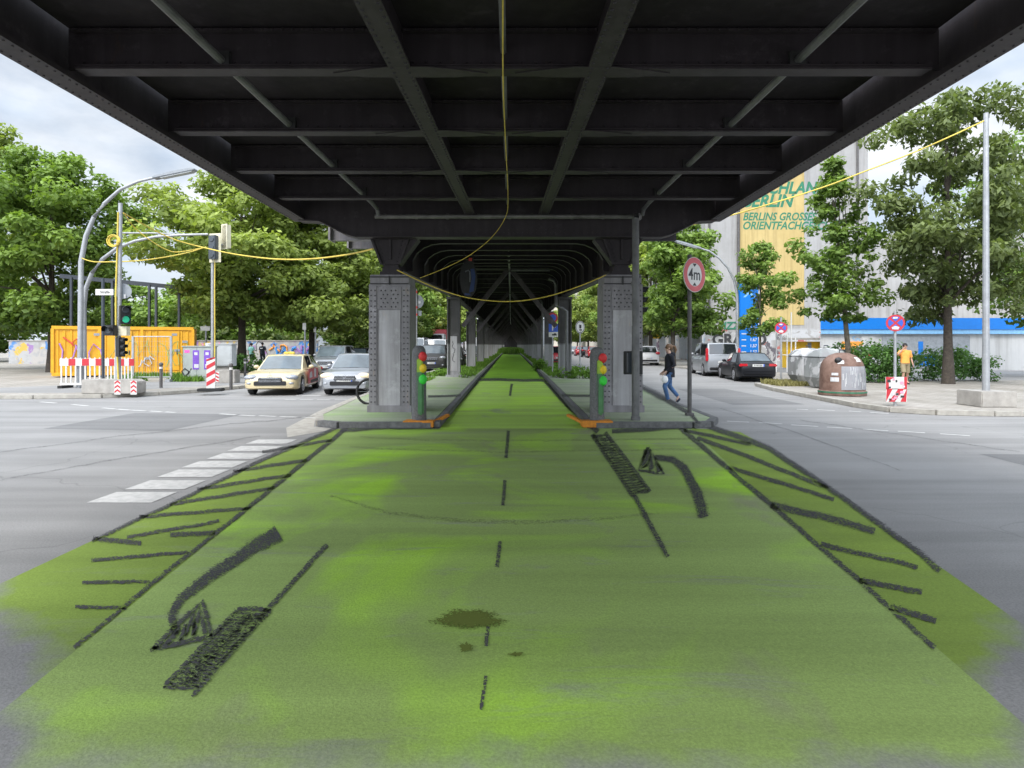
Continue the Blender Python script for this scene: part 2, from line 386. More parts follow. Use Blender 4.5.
# ------------------------------------------------------------------ setting: ground, roads, pavements
def sheet(name, poly, z, m, kind='structure'):
    mb = MB(); mb.add([(p[0], p[1], z) for p in poly], [tuple(range(len(poly)))])
    return mb.build(name, m, kind=kind)
def slab(name, poly, z0, z1, m, kind='structure'):
    mb = MB(); mb.prism([(p[0], p[1]) for p in poly], (z0, z1), lambda u, v, w: (u, v, w)); return mb.build(name, m, kind=kind, bevel=0)
def kerb(name, pts, w=.16, z=.125, m='kerbstone'):
    mb = MB(); L_ = 1.0
    for a, b in zip(pts, pts[1:]):
        a = Vector((a[0], a[1], z / 2)); b = Vector((b[0], b[1], z / 2)); n = max(1, int((b - a).length / L_)); n = min(n, 60)
        for i in range(n):
            p = a.lerp(b, i / n); q = a.lerp(b, (i + 1) / n); g = (q - p).normalized() * .006
            mb.bar(p + g, q - g, w, z + .002)
    return mb.build(name, m, kind='structure', bevel=.012)
sheet('ground', [(-900, -900), (900, -900), (900, 1500), (-900, 1500)], -.008, 'asphalt')
sheet('road', [(-150, -40), (150, -40), (150, 420), (-150, 420)], 0, 'asphalt')
LK = [(-140, 19.3), (-15, 19.4), (-13.1, 19.75), (-11.9, 20.8), (-11.0, 22.2), (-10.55, 23.8), (-10.5, 26), (-10.6, 60), (-11, 420)]
slab('left_pavement', LK + [(-140, 420)], -.1, .12, 'pavement'); kerb('left_kerb', LK)
RK = [(140, 14.6), (11.5, 14.7), (10.3, 14.95), (9.6, 15.6), (9.42, 16.8), (9.6, 20), (9.75, 22.8), (10.2, 25.6), (12.35, 26.6), (12.5, 60), (13, 420)]
slab('right_pavement', RK + [(140, 420)], -.1, .12, 'pavement'); kerb('right_kerb', RK)
LI = [(-1.62, 12.62), (-3.5, 12.6), (-4.0, 12.9), (-4.35, 14), (-4.6, 18), (-4.75, 22), (-4.8, 30), (-4.8, 400), (-1.75, 400), (-1.75, 30.2)]
slab('left_island', LI, -.1, .12, 'green_island'); kerb('left_island_front_kerb', LI[:3], .18, m='dark_kerb'); kerb('left_island_kerb', LI[2:8], .18)
kerb('left_path_kerb', [(-1.53, 12.62), (-1.66, 30.2), (-1.66, 200)], .16, m='dark_kerb')
RI = [(1.72, 12.62), (1.85, 30.2), (1.85, 400), (4.95, 400), (4.9, 23), (4.5, 17), (4.42, 13.4), (4.1, 12.75), (3.7, 12.62)]
slab('right_island', RI, -.1, .12, 'green_island'); kerb('right_island_kerb', [RI[0]] + RI[:2:-1], .18, m='dark_kerb')
kerb('right_path_kerb', [(1.63, 12.62), (1.76, 30.2), (1.76, 200)], .16, m='dark_kerb')
# pale stone gutter running off the left island's corner
sheet('gutter_strip', [(-3.55, 12.45), (-3.75, 12.0), (-4.1, 11.3), (-4.6, 12.6), (-4.95, 16), (-5.15, 21), (-4.9, 21), (-4.7, 17), (-4.45, 14), (-4.1, 12.8)], .004, 'kerbstone')
# green crossing between the islands
li = lambda Y: -2.28 - (Y - 2) * 1.02 / 10.6; ri = lambda Y: 2.25 + (Y - 2) * 1.42 / 10.6
lo = lambda Y: -3.63
def ri(Y): return float(np.interp(Y, [-3, 2, 3.49, 4.455, 6.63, 12.6], [1.6, 2.2, 2.39, 2.52, 2.776, 3.67]))
def ro(Y): return float(np.interp(Y, [1, 2, 4.99, 6.91, 10.17, 12], [2.6, 2.8, 3.33, 3.70, 4.26, 4.47]))
sheet('green_road', [(li(-3), -3), (ri(-3), -3), (ri(2), 2), (ri(3.49), 3.49), (ri(4.455), 4.455), (ri(6.63), 6.63), (ri(12.53), 12.53), (1.55, 12.53), (-1.45, 12.53), (li(12.53), 12.53), (li(2), 2)], .004, 'green_road')
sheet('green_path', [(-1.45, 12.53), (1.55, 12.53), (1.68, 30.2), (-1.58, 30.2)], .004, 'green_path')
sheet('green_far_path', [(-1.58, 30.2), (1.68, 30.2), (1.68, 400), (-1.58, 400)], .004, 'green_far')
sheet('left_hatched_strip', [(lo(1), 1.0), (li(1), 1.0), (li(2), 2.0), (li(12.53), 12.53), (-3.6, 12.35), (-3.63, 11)], .004, 'olive_strip')
sheet('right_hatched_strip', [(ri(1), 1.0), (ro(1), 1.0), (ro(2), 2.0), (ro(4.99), 4.99), (ro(6.91), 6.91), (ro(10.17), 10.17), (ro(12), 12.0), (4.1, 12.4), (ri(12.53), 12.53), (ri(6.63), 6.63), (ri(4.455), 4.455), (ri(3.49), 3.49), (ri(2), 2)], .004, 'olive_strip')
# asphalt path across the left pavement and trodden earth by the kerb
sheet('left_path', [(-13.2, 21.6), (-10.9, 24.6), (-10.9, 60), (-13.6, 60), (-14.2, 27.5), (-19, 22.6), (-30, 22.4), (-30, 20.2), (-14.6, 20.3)], .124, 'asphalt')
sheet('forecourt', [(15.5, 27.5), (45, 27.5), (45, 59), (15.5, 59)], .124, 'asphalt')

def ribbon(mb, pts, w, z=.010, uvs=None):
    """outline traced as a strip on the road; pts in picture pixels, laid flat on the ground."""
    P2 = [Vector(p) for p in pts]; ws = [q * 1.22 for q in w] if isinstance(w, (list, tuple)) else [w * 1.22] * len(pts)
    Q = []; W = []
    for (a, b, wa, wb) in zip(P2, P2[1:], ws, ws[1:]):
        n = max(1, int((b - a).length / 12))
        for i in range(n): Q.append(a.lerp(b, i / n)); W.append(wa + (wb - wa) * i / n)
    Q.append(P2[-1]); W.append(ws[-1]); vs = []
    for i, p in enumerate(Q):
        d = (Q[min(i + 1, len(Q) - 1)] - Q[max(i - 1, 0)]).normalized(); nrm = Vector((-d.y, d.x)) * W[i] / 2
        j = random.uniform(-.5, .5)
        vs += [G(*(p + nrm + Vector((0, j))), z), G(*(p - nrm + Vector((0, j))), z)]
    n = len(Q); mb.add(vs, [(2 * i, 2 * i + 1, 2 * i + 3, 2 * i + 2) for i in range(n - 1)])
    for i in range(n): uvs += [(i / max(1, n - 1), 0), (i / max(1, n - 1), 1)]
def strokes(name, items, z=.010, m='charcoal', label=None, cat=None, group=None, polys=(), edge=.30):
    mb = MB(); uvs = []
    for pts, w in items: ribbon(mb, pts, w, z, uvs)
    for poly in polys:
        c = Vector((sum(p[0] for p in poly) / len(poly), sum(p[1] for p in poly) / len(poly)))
        vs = [G(*c, z)] + [G(*p, z) for p in poly]; n = len(poly)
        mb.add(vs, [(0, i + 1, (i + 1) % n + 1) for i in range(n)]); uvs += [(0, .5)] + [(0, edge)] * n
    me = bpy.data.meshes.new(name); me.from_pydata(mb.v, [], mb.f)
    ul = me.uv_layers.new(name='UVMap')
    for l in me.loops: ul.data[l.index].uv = uvs[l.vertex_index]
    for p in me.polygons:
        if p.normal.z < 0: p.flip()
    me.materials.append(MATS[m]); o = bpy.data.objects.new(name, me); C.objects.link(o)
    if label: tag(o, label, cat, group)
    else: o['kind'] = 'structure'
    return o
strokes('left_hatching', [([(74, 648), (160, 577), (255, 502), (352, 424)], 6), ([(92, 541), (180, 500), (262, 460), (338, 427)], 5),
    ([(262, 452), (332, 440)], 4), ([(233, 471), (307, 460)], 5), ([(197, 489), (291, 475)], 5), ([(170, 504), (275, 488)], 5),
    ([(139, 517), (251, 508)], 5), ([(127, 537), (219, 521)], 5), ([(93, 539), (141, 543)], 7), ([(170, 535), (215, 533)], 7),
    ([(91, 560), (188, 552)], 5), ([(82, 582), (150, 582)], 5), ([(75, 607), (126, 608)], 5)])
strokes('right_hatching', [([(680, 428), (769, 503), (859, 580), (935, 648)], 7), ([(650, 402), (716, 429), (769, 448), (841, 496), (922, 555), (940, 571)], 8),
    ([(684, 430), (751, 444)], 5), ([(697, 438), (760, 461), (828, 488)], 6), ([(729, 467), (834, 499)], 6), ([(771, 505), (820, 516), (875, 531)], 10),
    ([(821, 544), (918, 567)], 7), ([(859, 580), (922, 592)], 8), ([(890, 607), (936, 621)], 9)])
strokes('centre_line', [([(512, 384), (510, 396)], 3.5), ([(508.5, 431), (506, 458)], 4.5), ([(505, 480), (503, 505)], 5), ([(500, 541), (497, 567)], 5),
    ([(488, 626), (486, 646)], 5), ([(486, 676), (481, 710)], 5)])
strokes('island_edge_lines', [([(340, 431), (385, 427), (438, 427), (455, 407), (478, 381)], [4, 6, 7, 6, 5]), ([(450, 380), (500, 379.5), (548, 380.5)], 4),
    ([(545, 381), (566, 404), (598, 432)], [5, 6, 8]), ([(612, 431), (650, 429), (692, 426)], 6)], z=.016)
strokes('far_edge_lines', [([(482, 377), (492, 366), (502, 354)], [4, 3.4, 2.5]), ([(541, 377), (535, 366), (527, 355)], [4, 3.4, 2.5]), ([(504, 354), (521, 354)], 2)], z=.016)
strokes('island_joint_lines', [([(428, 396), (461, 395.5)], 3), ([(562, 395), (592, 396)], 3.5), ([(640, 386), (655, 393), (690, 413), (700, 424)], [8, 9, 5, 4])], z=.132)
strokes('turn_arrow', [([(279, 533), (253, 548), (212, 575), (182, 598), (171, 616), (176, 634)], [22, 18, 15, 13, 12, 10]), ([(150, 650), (180, 643), (211, 636), (207, 618), (202, 601), (180, 622), (152, 650)], 7),
    ([(166, 644), (186, 622), (180, 640), (194, 613), (192, 638), (200, 608), (205, 634)], 6.5)], z=.012, m='charcoal_solid',
    label='bold dark curved arrow on green road at lower left, pointing down towards the left hatching', cat='road marking')
strokes('turn_arrow', [([(704, 517), (697, 492), (684, 468), (672, 459), (655, 458)], [15, 14, 12, 9, 8]), ([(648, 447), (643, 459), (639, 470), (652, 472), (664, 474), (656, 460), (648, 447)], 4), ([(648, 450), (644, 468), (650, 456), (651, 471), (655, 462), (660, 472)], 10)], z=.012, m='charcoal_solid',
    label='smaller dark hooked arrow on green road at right, pointing back to the left', cat='road marking')
zz = [(178, 686)]
for k in range(24): zz += [(170 + 2.75 * k, 683 - 3.0 * k), (199 + 3.0 * k, 686 - 3.1 * k)]
strokes('stop_block', [([(192, 697), (260, 618), (327, 544)], [6, 7, 6]), ([(163, 687), (200, 648), (237, 610)], 6), ([(237, 610), (255, 608), (271, 611)], 7), ([(163, 687), (182, 688), (199, 687)], 5), (zz, 5)], z=.012, label='dark scribbled block with one long edge line beside the lower left arrow', cat='road marking')
zz = []
for k in range(24): zz += [(593 + 1.7 * k, 436 + 2.5 * k), (606 + 1.85 * k, 435 + 2.45 * k)]
strokes('stop_block', [([(634, 494), (650, 524), (668, 557)], [7, 7, 6]), ([(592, 434), (612, 465), (633, 496)], 6), ([(605, 432), (628, 462), (650, 492)], 6), (zz, 5.5)], z=.012, label='narrow dark block and tail line running down from the right green post', cat='road marking')
def blob(cx, cy, rx, ry, n=40, seed=1):
    r = random.Random(seed); ph = [r.uniform(0, 6.3) for _ in range(5)]; out = []
    for k in range(n):
        t = 2 * math.pi * k / n; q = 1 + .10 * math.sin(3 * t + ph[0]) + .09 * math.sin(5 * t + ph[1]) + .07 * math.sin(9 * t + ph[2]) + .06 * math.sin(14 * t + ph[3])
        out.append((cx + rx * q * math.cos(t), cy + ry * q * math.sin(t)))
    return out
charcoal('stain', (.12, .15, .032), .66)
strokes('oil_stain', [], z=.013, m='stain', edge=.02, polys=[blob(469, 619, 37, 10.5, seed=2), blob(466, 647, 7.5, 5, seed=3), blob(516, 654, 8, 2.4, seed=5)])
# worn tyre arcs across the green road and the dropped edge of the islands
charcoal('tyre_mark', (.20, .24, .105), .375)
strokes('tyre_marks', [([(330, 496), (390, 513), (450, 520), (520, 522), (600, 519), (660, 513)], [3, 5, 7, 7, 5, 3]), ([(360, 437), (430, 440), (500, 441), (690, 439)], 3), ([(350, 447), (420, 450), (500, 452), (700, 449)], 3)], z=.007, m='tyre_mark')
# white paint: squares beside the left strip, dashed lines on both carriageways
mbs = []
for (x0, x1, y0, y1) in [(102, 165, 492, 503), (138, 195, 481, 489), (170, 219, 470, 477), (196, 235, 461, 468), (219, 257, 453.5, 459), (240, 271, 446.5, 451), (260, 284, 440, 443.5)]:
    a = G((x0 + x1) / 2, (y0 + y1) / 2); Yh = .26; c = a
    mbs.append([(c.x - .36, c.y - .24), (c.x + .34, c.y - .24), (c.x + .36, c.y + .24), (c.x - .34, c.y + .24)])
mb = MB()
for q in mbs: mb.add([(p[0], p[1], .005) for p in q], [(0, 1, 2, 3)])
mb.build('crossing_squares', 'worn_white', kind='structure')
def dashes(name, items, h=.12, m='worn_white'):
    mb = MB()
    for (x0, y0, x1, y1) in items:
        a, b = G(x0, y0), G(x1, y1); d = (b - a).normalized(); n = Vector((-d.y, d.x, 0)) * h / 2; z = Vector((0, 0, .005))
        mb.add([a - n + z, b - n + z, b + n + z, a + n + z], [(0, 1, 2, 3)])
    return mb.build(name, m, kind='structure')
dashes('left_dashed_line', [(102, 408, 115, 409), (117, 409.2, 130, 410.2), (131, 410.2, 145, 411), (150, 411.2, 162, 411.9), (165, 412, 175, 412.6), (220, 414, 236, 415), (239, 415.2, 255, 416), (259, 415.8, 276, 416.6), (280, 416.6, 297, 417.3), (302, 417.3, 318, 418)])
dashes('left_dashed_line', [(72, 404.6, 88, 406), (40, 402, 56, 403.2), (285, 399.5, 296, 399.7), (300, 399.7, 313, 399.8), (317, 399.8, 330, 399.9), (335, 399.9, 348, 400)])
dashes('left_stop_line', [(296, 395.4, 321, 395.8)], .2)
dashes('right_dashed_line', [(727, 421.3, 749, 422.3), (759, 422.8, 782, 424), (791, 425, 818, 426.6), (827, 427.2, 852, 428.7), (863, 429.5, 888, 431), (898, 431.5, 925, 433), (940, 434, 970, 436)])
dashes('right_dashed_line', [(797, 409.3, 808, 409.9), (817, 409.8, 835, 410.8), (849, 411.2, 861, 412), (870, 412.4, 889, 413.8)])

asphalt('asphalt_patch', (.15, .148, .145), (.185, .182, .178))
for q in ([(-9.5, 12.5), (-6.8, 12.2), (-6.6, 15.1), (-9.4, 15.4)], [(-16, 9.2), (-11.5, 9.0), (-11.4, 10.2), (-16, 10.4)], [(6.3, 17.5), (8.4, 17.6), (8.3, 24), (6.4, 24)], [(7.2, 8.1), (10.5, 7.8), (10.7, 9.4), (7.3, 9.6)], [(-8, 5.2), (-5.2, 5.1), (-5.3, 6.0), (-8, 6.1)]): sheet('road_patch', q, .0025, 'asphalt_patch')
charcoal('tar_seam', (.125, .123, .12), .40)
strokes('tar_seams', [([(0, 452), (120, 436), (230, 424), (330, 415)], 1.3), ([(0, 480), (140, 455), (260, 436)], 1.5), ([(720, 408), (800, 434), (900, 470)], 1.3), ([(800, 420), (1020, 452)], 1.2)], z=.006, m='tar_seam')
# ------------------------------------------------------------------ the railway viaduct
VI = thing('railway_viaduct', 'dark riveted steel railway viaduct on two rows of columns over the green path', 'viaduct', (0, 0, 0))
VX = -.08
ST = 'viaduct_steel'
# near span, over the crossing
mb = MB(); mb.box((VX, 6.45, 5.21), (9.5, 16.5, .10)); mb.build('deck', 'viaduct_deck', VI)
for s in (-1, 1):
    x = VX + s * 4.85; mb = MB()
    mb.box((x, 6.3, 5.45), (.035, 16.2, 1.60)); mb.box((x, 6.3, 4.625), (.30, 16.4, .05)); mb.box((x, 6.3, 6.27), (.40, 16.4, .04))
    for k in range(8): mb.bar((x - s * .09, 14.3 - 1.96 * k - .35, 4.66), (x - s * .09, 14.3 - 1.96 * k - .35, 5.2), .14, .03)
    for k in range(150):
        y = 14.0 - k * .11
        if y > 3: mb.rivet((x - .10, y, 4.6), (0, 0, -1), .014); mb.rivet((x + .10, y, 4.6), (0, 0, -1), .014)
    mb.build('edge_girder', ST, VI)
BY = [12.65, 10.69, 8.73, 6.77, 4.81, 2.85, .89, -1.07]
for y in BY:
    mb = MB(); zb = 4.72
    mb.box((VX, y, (zb + 5.17) / 2), (9.55, .025, 5.17 - zb)); mb.box((VX, y, zb - .013), (9.3, .19, .026)); mb.box((VX, y - .045, 5.125), (9.4, .09, .03))
    for s in (-1, 1):
        # gusset plate where a stringer crosses, angle at the wall of the edge girder
        yy = 14.1 - y; sx = (-1.04 if s < 0 else .83) + s * (.0165 * max(-20, (10.7 - y)) )
        mb.prism([(-.85, 0), (-.5, -.10), (-.2, -.16), (.2, -.16), (.5, -.10), (.85, 0), (.5, .10), (-.5, .10)], (zb - .036, zb - .028), lambda u, v, w: (sx + u, y + v, w))
        mb.bar((VX + s * 4.79, y - .03, zb + .02), (VX + s * 4.79, y - .03, 5.14), .10, .03)
    if y > 3:
        
        for k in range(84): mb.rivet((VX - 4.6 + k * .11, y - .0455 - .045, 5.125), (0, -1, 0), .019, .014)
        for k in range(62): mb.rivet((VX - 4.6 + k * .15, y - .013, 4.80), (0, -1, 0), .015, .010)
        mb.box((VX, y - .055, 4.735), (9.3, .085, .014))
    mb.build('cross_beam', ST, VI)
for s, xa, xb in ((-1, -1.19, -.937), (1, .945, .743)):
    f = lambda Y: xa + (xb - xa) * (Y - 6.94) / (14.08 - 6.94)
    mb = MB(); y0, y1 = -1.6, 14.2
    mb.bar((f(y0), y0, 4.70), (f(y1), y1, 4.70), .24, .03); mb.bar((f(y0), y0, 4.94), (f(y1), y1, 4.94), .022, .44)
    for k in range(110):
        y = 14 - k * .115
        pass
    st = mb.build('stringer', ST, VI); mb = MB()
    for k in range(110):
        y = 14 - k * .115; mb.rivet((f(y) - .085, y, 4.685), (0, 0, -1), .020, .014); mb.rivet((f(y) + .085, y, 4.685), (0, 0, -1), .020, .014)
    mb.build('rivets', 'viaduct_rivet', st, kind='stuff')
    # conduit running through the beams
    px = lambda Y: s * (3.12 + .018 * (6.9 - Y)) + (0 if s > 0 else -.03); mb = MB()
    mb.tube([(px(-1.5), -1.5, 4.80), (px(13.4), 13.4, 4.80), (px(13.9), 13.9, 4.77), (px(14.02), 14.02, 4.66)], .045, 10)
    mb.build('conduit', 'drain_pipe', VI); 
    for y in BY[:6]:
        m2 = MB(); m2.box((px(y), y - .045, 4.82), (.17, .06, .16))
        m2.build('pipe_clamp', 'pillar_dark', VI)
mb = MB(); mb.tube([(-.09, -1.5, 4.92), (-.08, 14.0, 4.92)], .035, 8)
mb.build('centre_conduit', 'drain_pipe', VI)
# end girder over the big pillars
mb = MB(); Yg = 14.32; poly = [(-4.93, 5.2), (-4.93, 4.62), (-4.45, 4.60), (-4.15, 4.45), (-3.85, 4.30), (-3.6, 4.235), (3.5, 4.235), (3.75, 4.30), (4.05, 4.45), (4.35, 4.60), (4.77, 4.62), (4.77, 5.2)]
mb.prism(poly, (Yg, Yg + .04), lambda u, v, w: (u, w, v))
low = poly[1:-1]
for a, b in zip(low, low[1:]): mb.bar((a[0], Yg + .12, a[1] - .018), (b[0], Yg + .12, b[1] - .018), .36, .03, (0, 0, 1) if abs(b[0] - a[0]) > .01 else (1, 0, 0))
for k in range(74):
    x = -4.05 + k * .108; z = 4.31 if -3.5 < x < 3.4 else None
    if z: mb.rivet((x, Yg - .001, z), (0, -1, 0), .013); 
    if z and k % 2: mb.rivet((x, Yg - .001, z + .07), (0, -1, 0), .013)
mb.build('end_girder', ST, VI)
# gutter pipe and downpipe
mb = MB(); mb.tube([(-3.1, 14.05, 4.63), (2.92, 14.05, 4.63)], .052, 10)
for k in range(9): mb.tube([(-2.9 + k * .71, 14.05, 4.63), (-2.84 + k * .71, 14.05, 4.63)], .062, 10)
mb.build('gutter_pipe', 'gutter_zinc', VI)
mb = MB(); xq, yq = 2.62, 12.95
mb.tube([(2.86, 14.05, 4.62), (2.85, 13.75, 4.55), (2.72, 13.2, 4.46), (xq, yq, 4.36), (xq, yq, 2.05)], .074, 12)
mb.tube([(xq, yq, 2.1), (xq, yq, .12)], .083, 12); mb.tube([(xq, yq, 2.95), (xq, yq, 3.03)], .095, 12); mb.tube([(xq, yq, .12), (xq, yq, .2)], .10, 12)
mb.build('downpipe', 'drain_pipe', VI, smooth=40)
# big riveted pillars
def big_pillar(cx, w, name='pillar'):
    Y0 = 14.5; d = .95; mb = MB(); z1 = 3.08
    mb.box((cx, Y0 + d / 2, (z1 + .12) / 2), (w, d, z1 - .12)); 
    fr = Y0 - .004
    for xx in (-w / 2 + .09, w / 2 - .09):       # flange angles standing proud
        mb.box((cx + xx, Y0 - .012, (z1 + .2) / 2), (.18, .024, z1 - .2))
    mb.box((cx, Y0 - .012, 2.80), (w * .99 - .38, .02, .52))
    mb.box((cx, Y0 + d / 2, .2), (w + .08, d + .08, .16))
    p = mb.build(name, 'pillar_steel', VI); mb = MB()
    for xx in (-w / 2 + .05, -w / 2 + .14, w / 2 - .14, w / 2 - .05):
        for k in range(22): mb.rivet((cx + xx, Y0 - .024, .36 + k * .125), (0, -1, 0), .021, .015)
    for k in range(5):
        for q in (-.17, -.07, .07, .17): mb.rivet((cx + q + (.025 if k % 2 else -.025), Y0 - .022, 2.60 + k * .095), (0, -1, 0), .021, .015)
    mb.build('rivets', 'rivet_steel', p, kind='stuff')
    m2 = MB(); m2.box((cx + .01, Y0 - .009, 1.38), (w * .52, .018, 2.28)); m2.build('panel', 'pillar_panel', p, bevel=.004)
    m3 = MB(); m3.box((cx, Y0 + d / 2, 3.105), (w + .02, d + .02, .05)); m3.box((cx, Y0 + d / 2, 3.22), (w * .96, d, .18)); m3.box((cx, Y0 + d / 2, 3.335), (w * .97, d * .95, .05))
    m3.build('cap', 'column_steel' if 0 else 'pillar_steel', p, bevel=.01)
    m4 = MB(); m4.box((cx, Y0 - .006, 3.22), (.025, .06, .20)); m4.box((cx, Y0 - .004, 3.30), (w * .94, .03, .022)); m4.box((cx, Y0 - .004, 3.142), (w * .94, .03, .022)); m4.build('cap_joint', 'pillar_dark', p)
    # bearing and tapering bracket
    m5 = MB(); m5.box((cx, Y0 + .35, 3.40), (.50, .5, .08)); m5.box((cx, Y0 + .35, 3.49), (.40, .45, .10)); m5.box((cx, Y0 + .35, 3.57), (.34, .4, .08))
    m5.prism([(-.21, 3.61), (.21, 3.61), (.66, 4.22), (-.46, 4.22)] if cx < 0 else [(-.21, 3.61), (.21, 3.61), (.46, 4.22), (-.66, 4.22)], (Y0 + .1, Y0 + .5), lambda u, v, w_: (cx + u, w_, v))
    m5.box((cx, Y0 + .08, 3.97), (.05, .06, .5)); 
    for a, b in (((-.21, 3.61), (-.44, 4.22)), ((.21, 3.61), (.44, 4.22))): m5.bar((cx + a[0], Y0 + .07, a[1]), (cx + b[0], Y0 + .07, b[1]), .05, .06, (0, 1, 0))
    m5.build('bearing_bracket', ST, VI); m6 = MB()
    for q in (-.40, -.28, .28, .40):
        for k in range(6):
            x = q * (1 - .09 * (5 - k)); m6.rivet((cx + x, Y0 + .099, 3.68 + k * .095), (0, -1, 0), .016, .012)
    m6.build('rivets', 'viaduct_rivet', VI, kind='stuff')
big_pillar(-2.86, .96); big_pillar(2.63, .93)
# the spans beyond
SUP = [14.9, 30.4] + [43.5 + 13.1 * k for k in range(17)]
def zdeck(Y): return 5.15 + max(0, min(1, (Y - 14.9) / 15.5)) * 1.25
def zbeam(Y): return 4.30 + max(0, min(1, (Y - 14.9) / 15.5)) * 1.15
def zgird(Y): return 3.55 + max(0, min(1, (Y - 14.9) / 15.5)) * .58
for i, (a, b) in enumerate(zip(SUP, SUP[1:])):
    mb = MB(); mb.bar((VX, a, zdeck(a) + .06), (VX, b, zdeck(b) + .06), 9.3, .12, (0, 0, 1)); mb.build('deck', 'viaduct_deck', VI)
    for s in (-1, 1):
        x = VX + s * 2.74; mb = MB(); y0 = a + (.25 if i == 0 else 0)
        mb.add([(x - .02, y0, zgird(a)), (x + .02, y0, zgird(a)), (x + .02, b, zgird(b)), (x - .02, b, zgird(b)), (x - .02, y0, zdeck(a)), (x + .02, y0, zdeck(a)), (x + .02, b, zdeck(b)), (x - .02, b, zdeck(b))],
               [(0, 1, 2, 3), (4, 7, 6, 5), (0, 4, 5, 1), (1, 5, 6, 2), (2, 6, 7, 3), (3, 7, 4, 0)])
        mb.bar((x, y0, zgird(a) - .02), (x, b, zgird(b) - .02), .34, .035)
        if i < 2:
            for k in range(120):
                t = k / 120; y = y0 + (b - y0) * t
                for q in (-.11, .11): mb.rivet((x + q, y, zgird(a) + (zgird(b) - zgird(a)) * t - .04), (0, 0, -1), .014)
        mb.build('main_girder', ST, VI)
    n = 7 if i == 0 else 5
    for k in range(n):
        Y = a + (b - a) * (k + .7) / n
        zb, zd, zg = zbeam(Y), zdeck(Y), zgird(Y); X = 2.70; mb = MB()
        arc = [(X - .9 + .9 * math.sin(t), zb - .9 * (1 - math.cos(t))) for t in [math.pi / 2 * q / 6 for q in range(7)]]
        arc = [(min(u, X - .16), v) for u, v in arc if v > zg + .1] + [(X - .16, zg + .06)]
        right = [(VX + u, v) for u, v in arc]; left = [(VX - u, v) for u, v in arc][::-1]
        poly = [(VX - X, zd)] + [(VX - X, zg + .06)] + left + right + [(VX + X, zg + .06), (VX + X, zd)]
        mb.prism(poly, (Y - .02, Y + .02), lambda u, v, w: (u, w, v))
        ed = left + right
        for p, q in zip(ed, ed[1:]):
            dx, dz = q[0] - p[0], q[1] - p[1]
            if dx * dx + dz * dz > 1e-6: mb.bar((p[0], Y, p[1]), (q[0], Y, q[1]), .16, .025, (0, 0, 1) if abs(dx) > abs(dz) else (1, 0, 0))
        mb.box((VX - 3.6, Y, zd - .13), (1.7, .12, .26)); mb.box((VX + 3.6, Y, zd - .13), (1.7, .12, .26))
        mb.build('cross_frame', ST, VI)
# outriggers seen just outside the big pillars
mb = MB(); mb.box((-3.75, 16.1, 4.62), (1.9, .16, .40)); mb.box((-4.68, 16.1, 4.62), (.05, .5, .42)); mb.build('outrigger', 'pillar_steel', VI)
mb = MB(); mb.box((-3.6, 17.6, 4.62), (2.1, .16, .34)); mb.box((-4.6, 17.6, 4.62), (.05, .5, .36)); mb.build('outrigger', 'pillar_steel', VI)
mb = MB(); mb.box((3.5, 16.1, 4.62), (1.6, .16, .40)); mb.build('outrigger', ST, VI)
mb = MB(); mb.tube([(VX, 14.9, 4.25 + .35), (VX, 30.2, 5.42)], .05, 8); mb.tube([(VX, 30.4, 5.42), (VX, 110, 5.42)], .05, 8); mb.build('centre_conduit', 'drain_pipe', VI)
# columns and inverted-V bracing
def column_mesh(Y, s):
    x = VX + s * 2.76; zt = zgird(Y) - .04; mb = MB(); w, d = .64, .5
    for q in (-1, 1): mb.box((x + q * (w / 2 - .03), Y + d / 2, (zt + .12) / 2), (.06, d, zt - .12))
    mb.box((x, Y + .16, (zt + .12) / 2), (w - .13, .03, zt - .12)); mb.box((x, Y + .30, (zt + .12) / 2), (w - .13, .03, zt - .12))
    if Y < 50:
        for q in (-1, 1):
            for k in range(26): mb.rivet((x + q * (w / 2 - .03), Y - .001, .4 + k * .14), (0, -1, 0), .015)
    mb.box((x, Y + d / 2, .17), (w + .12, d + .12, .10)); mb.box((x, Y + d / 2, zt - .06), (w + .06, d + .06, .1))
    return mb
for i, Y in enumerate(SUP[1:]):
    for s in (-1, 1):
        c = column_mesh(Y, s).build('column', 'column_steel', VI)
        if i == 0 and s < 0:
            m2 = MB(); m2.box((VX - 2.76, Y + .135, 1.28), (.34, .018, 1.72)); p2 = m2.build('panel', 'pillar_panel', c)
            m3 = MB(); pts = []
            r = random.Random(4)
            for k in range(16): pts.append((VX - 2.76 + r.uniform(-.08, .08), Y + .118, 1.9 - k * .07))
            m3.tube(pts, .012, 5); m3.build('graffiti_tag', 'paint_black', p2)
    zt = 5.46; mb = MB()
    for s in (-1, 1):
        mb = MB(); mb.bar((VX + s * 2.32, Y + .2, 2.62), (VX + s * .06, Y + .2, zt), .22, .20, (0, 1, 0))
        mb.bar((VX + s * 2.32, Y + .29, 2.62 + .05), (VX + s * .06, Y + .33, zt + .05), .05, .32, (0, 1, 0)); mb.build('brace', 'brace_steel', VI)
    mb = MB(); mb.box((VX, Y + .2, (zt + zdeck(Y)) / 2), (5.4, .05, zdeck(Y) - zt)); mb.box((VX, Y + .2, zt - .01), (5.4, .3, .03)); mb.build('portal_beam', ST, VI)
Y = 30.1
mb = MB(); mb.tube([(VX + .1, Y, 5.36), (1.9, Y, 5.36)], .06, 8); mb.tube([(1.85, Y, 4.95), (2.1, Y, 4.85), (2.2, Y, 4.65), (2.2, Y, 3.6), (2.5, Y, 3.5), (2.72, Y, 3.35), (2.72, Y, .12)], .075, 10)
mb.build('downpipe', 'drain_pipe', VI, smooth=40)
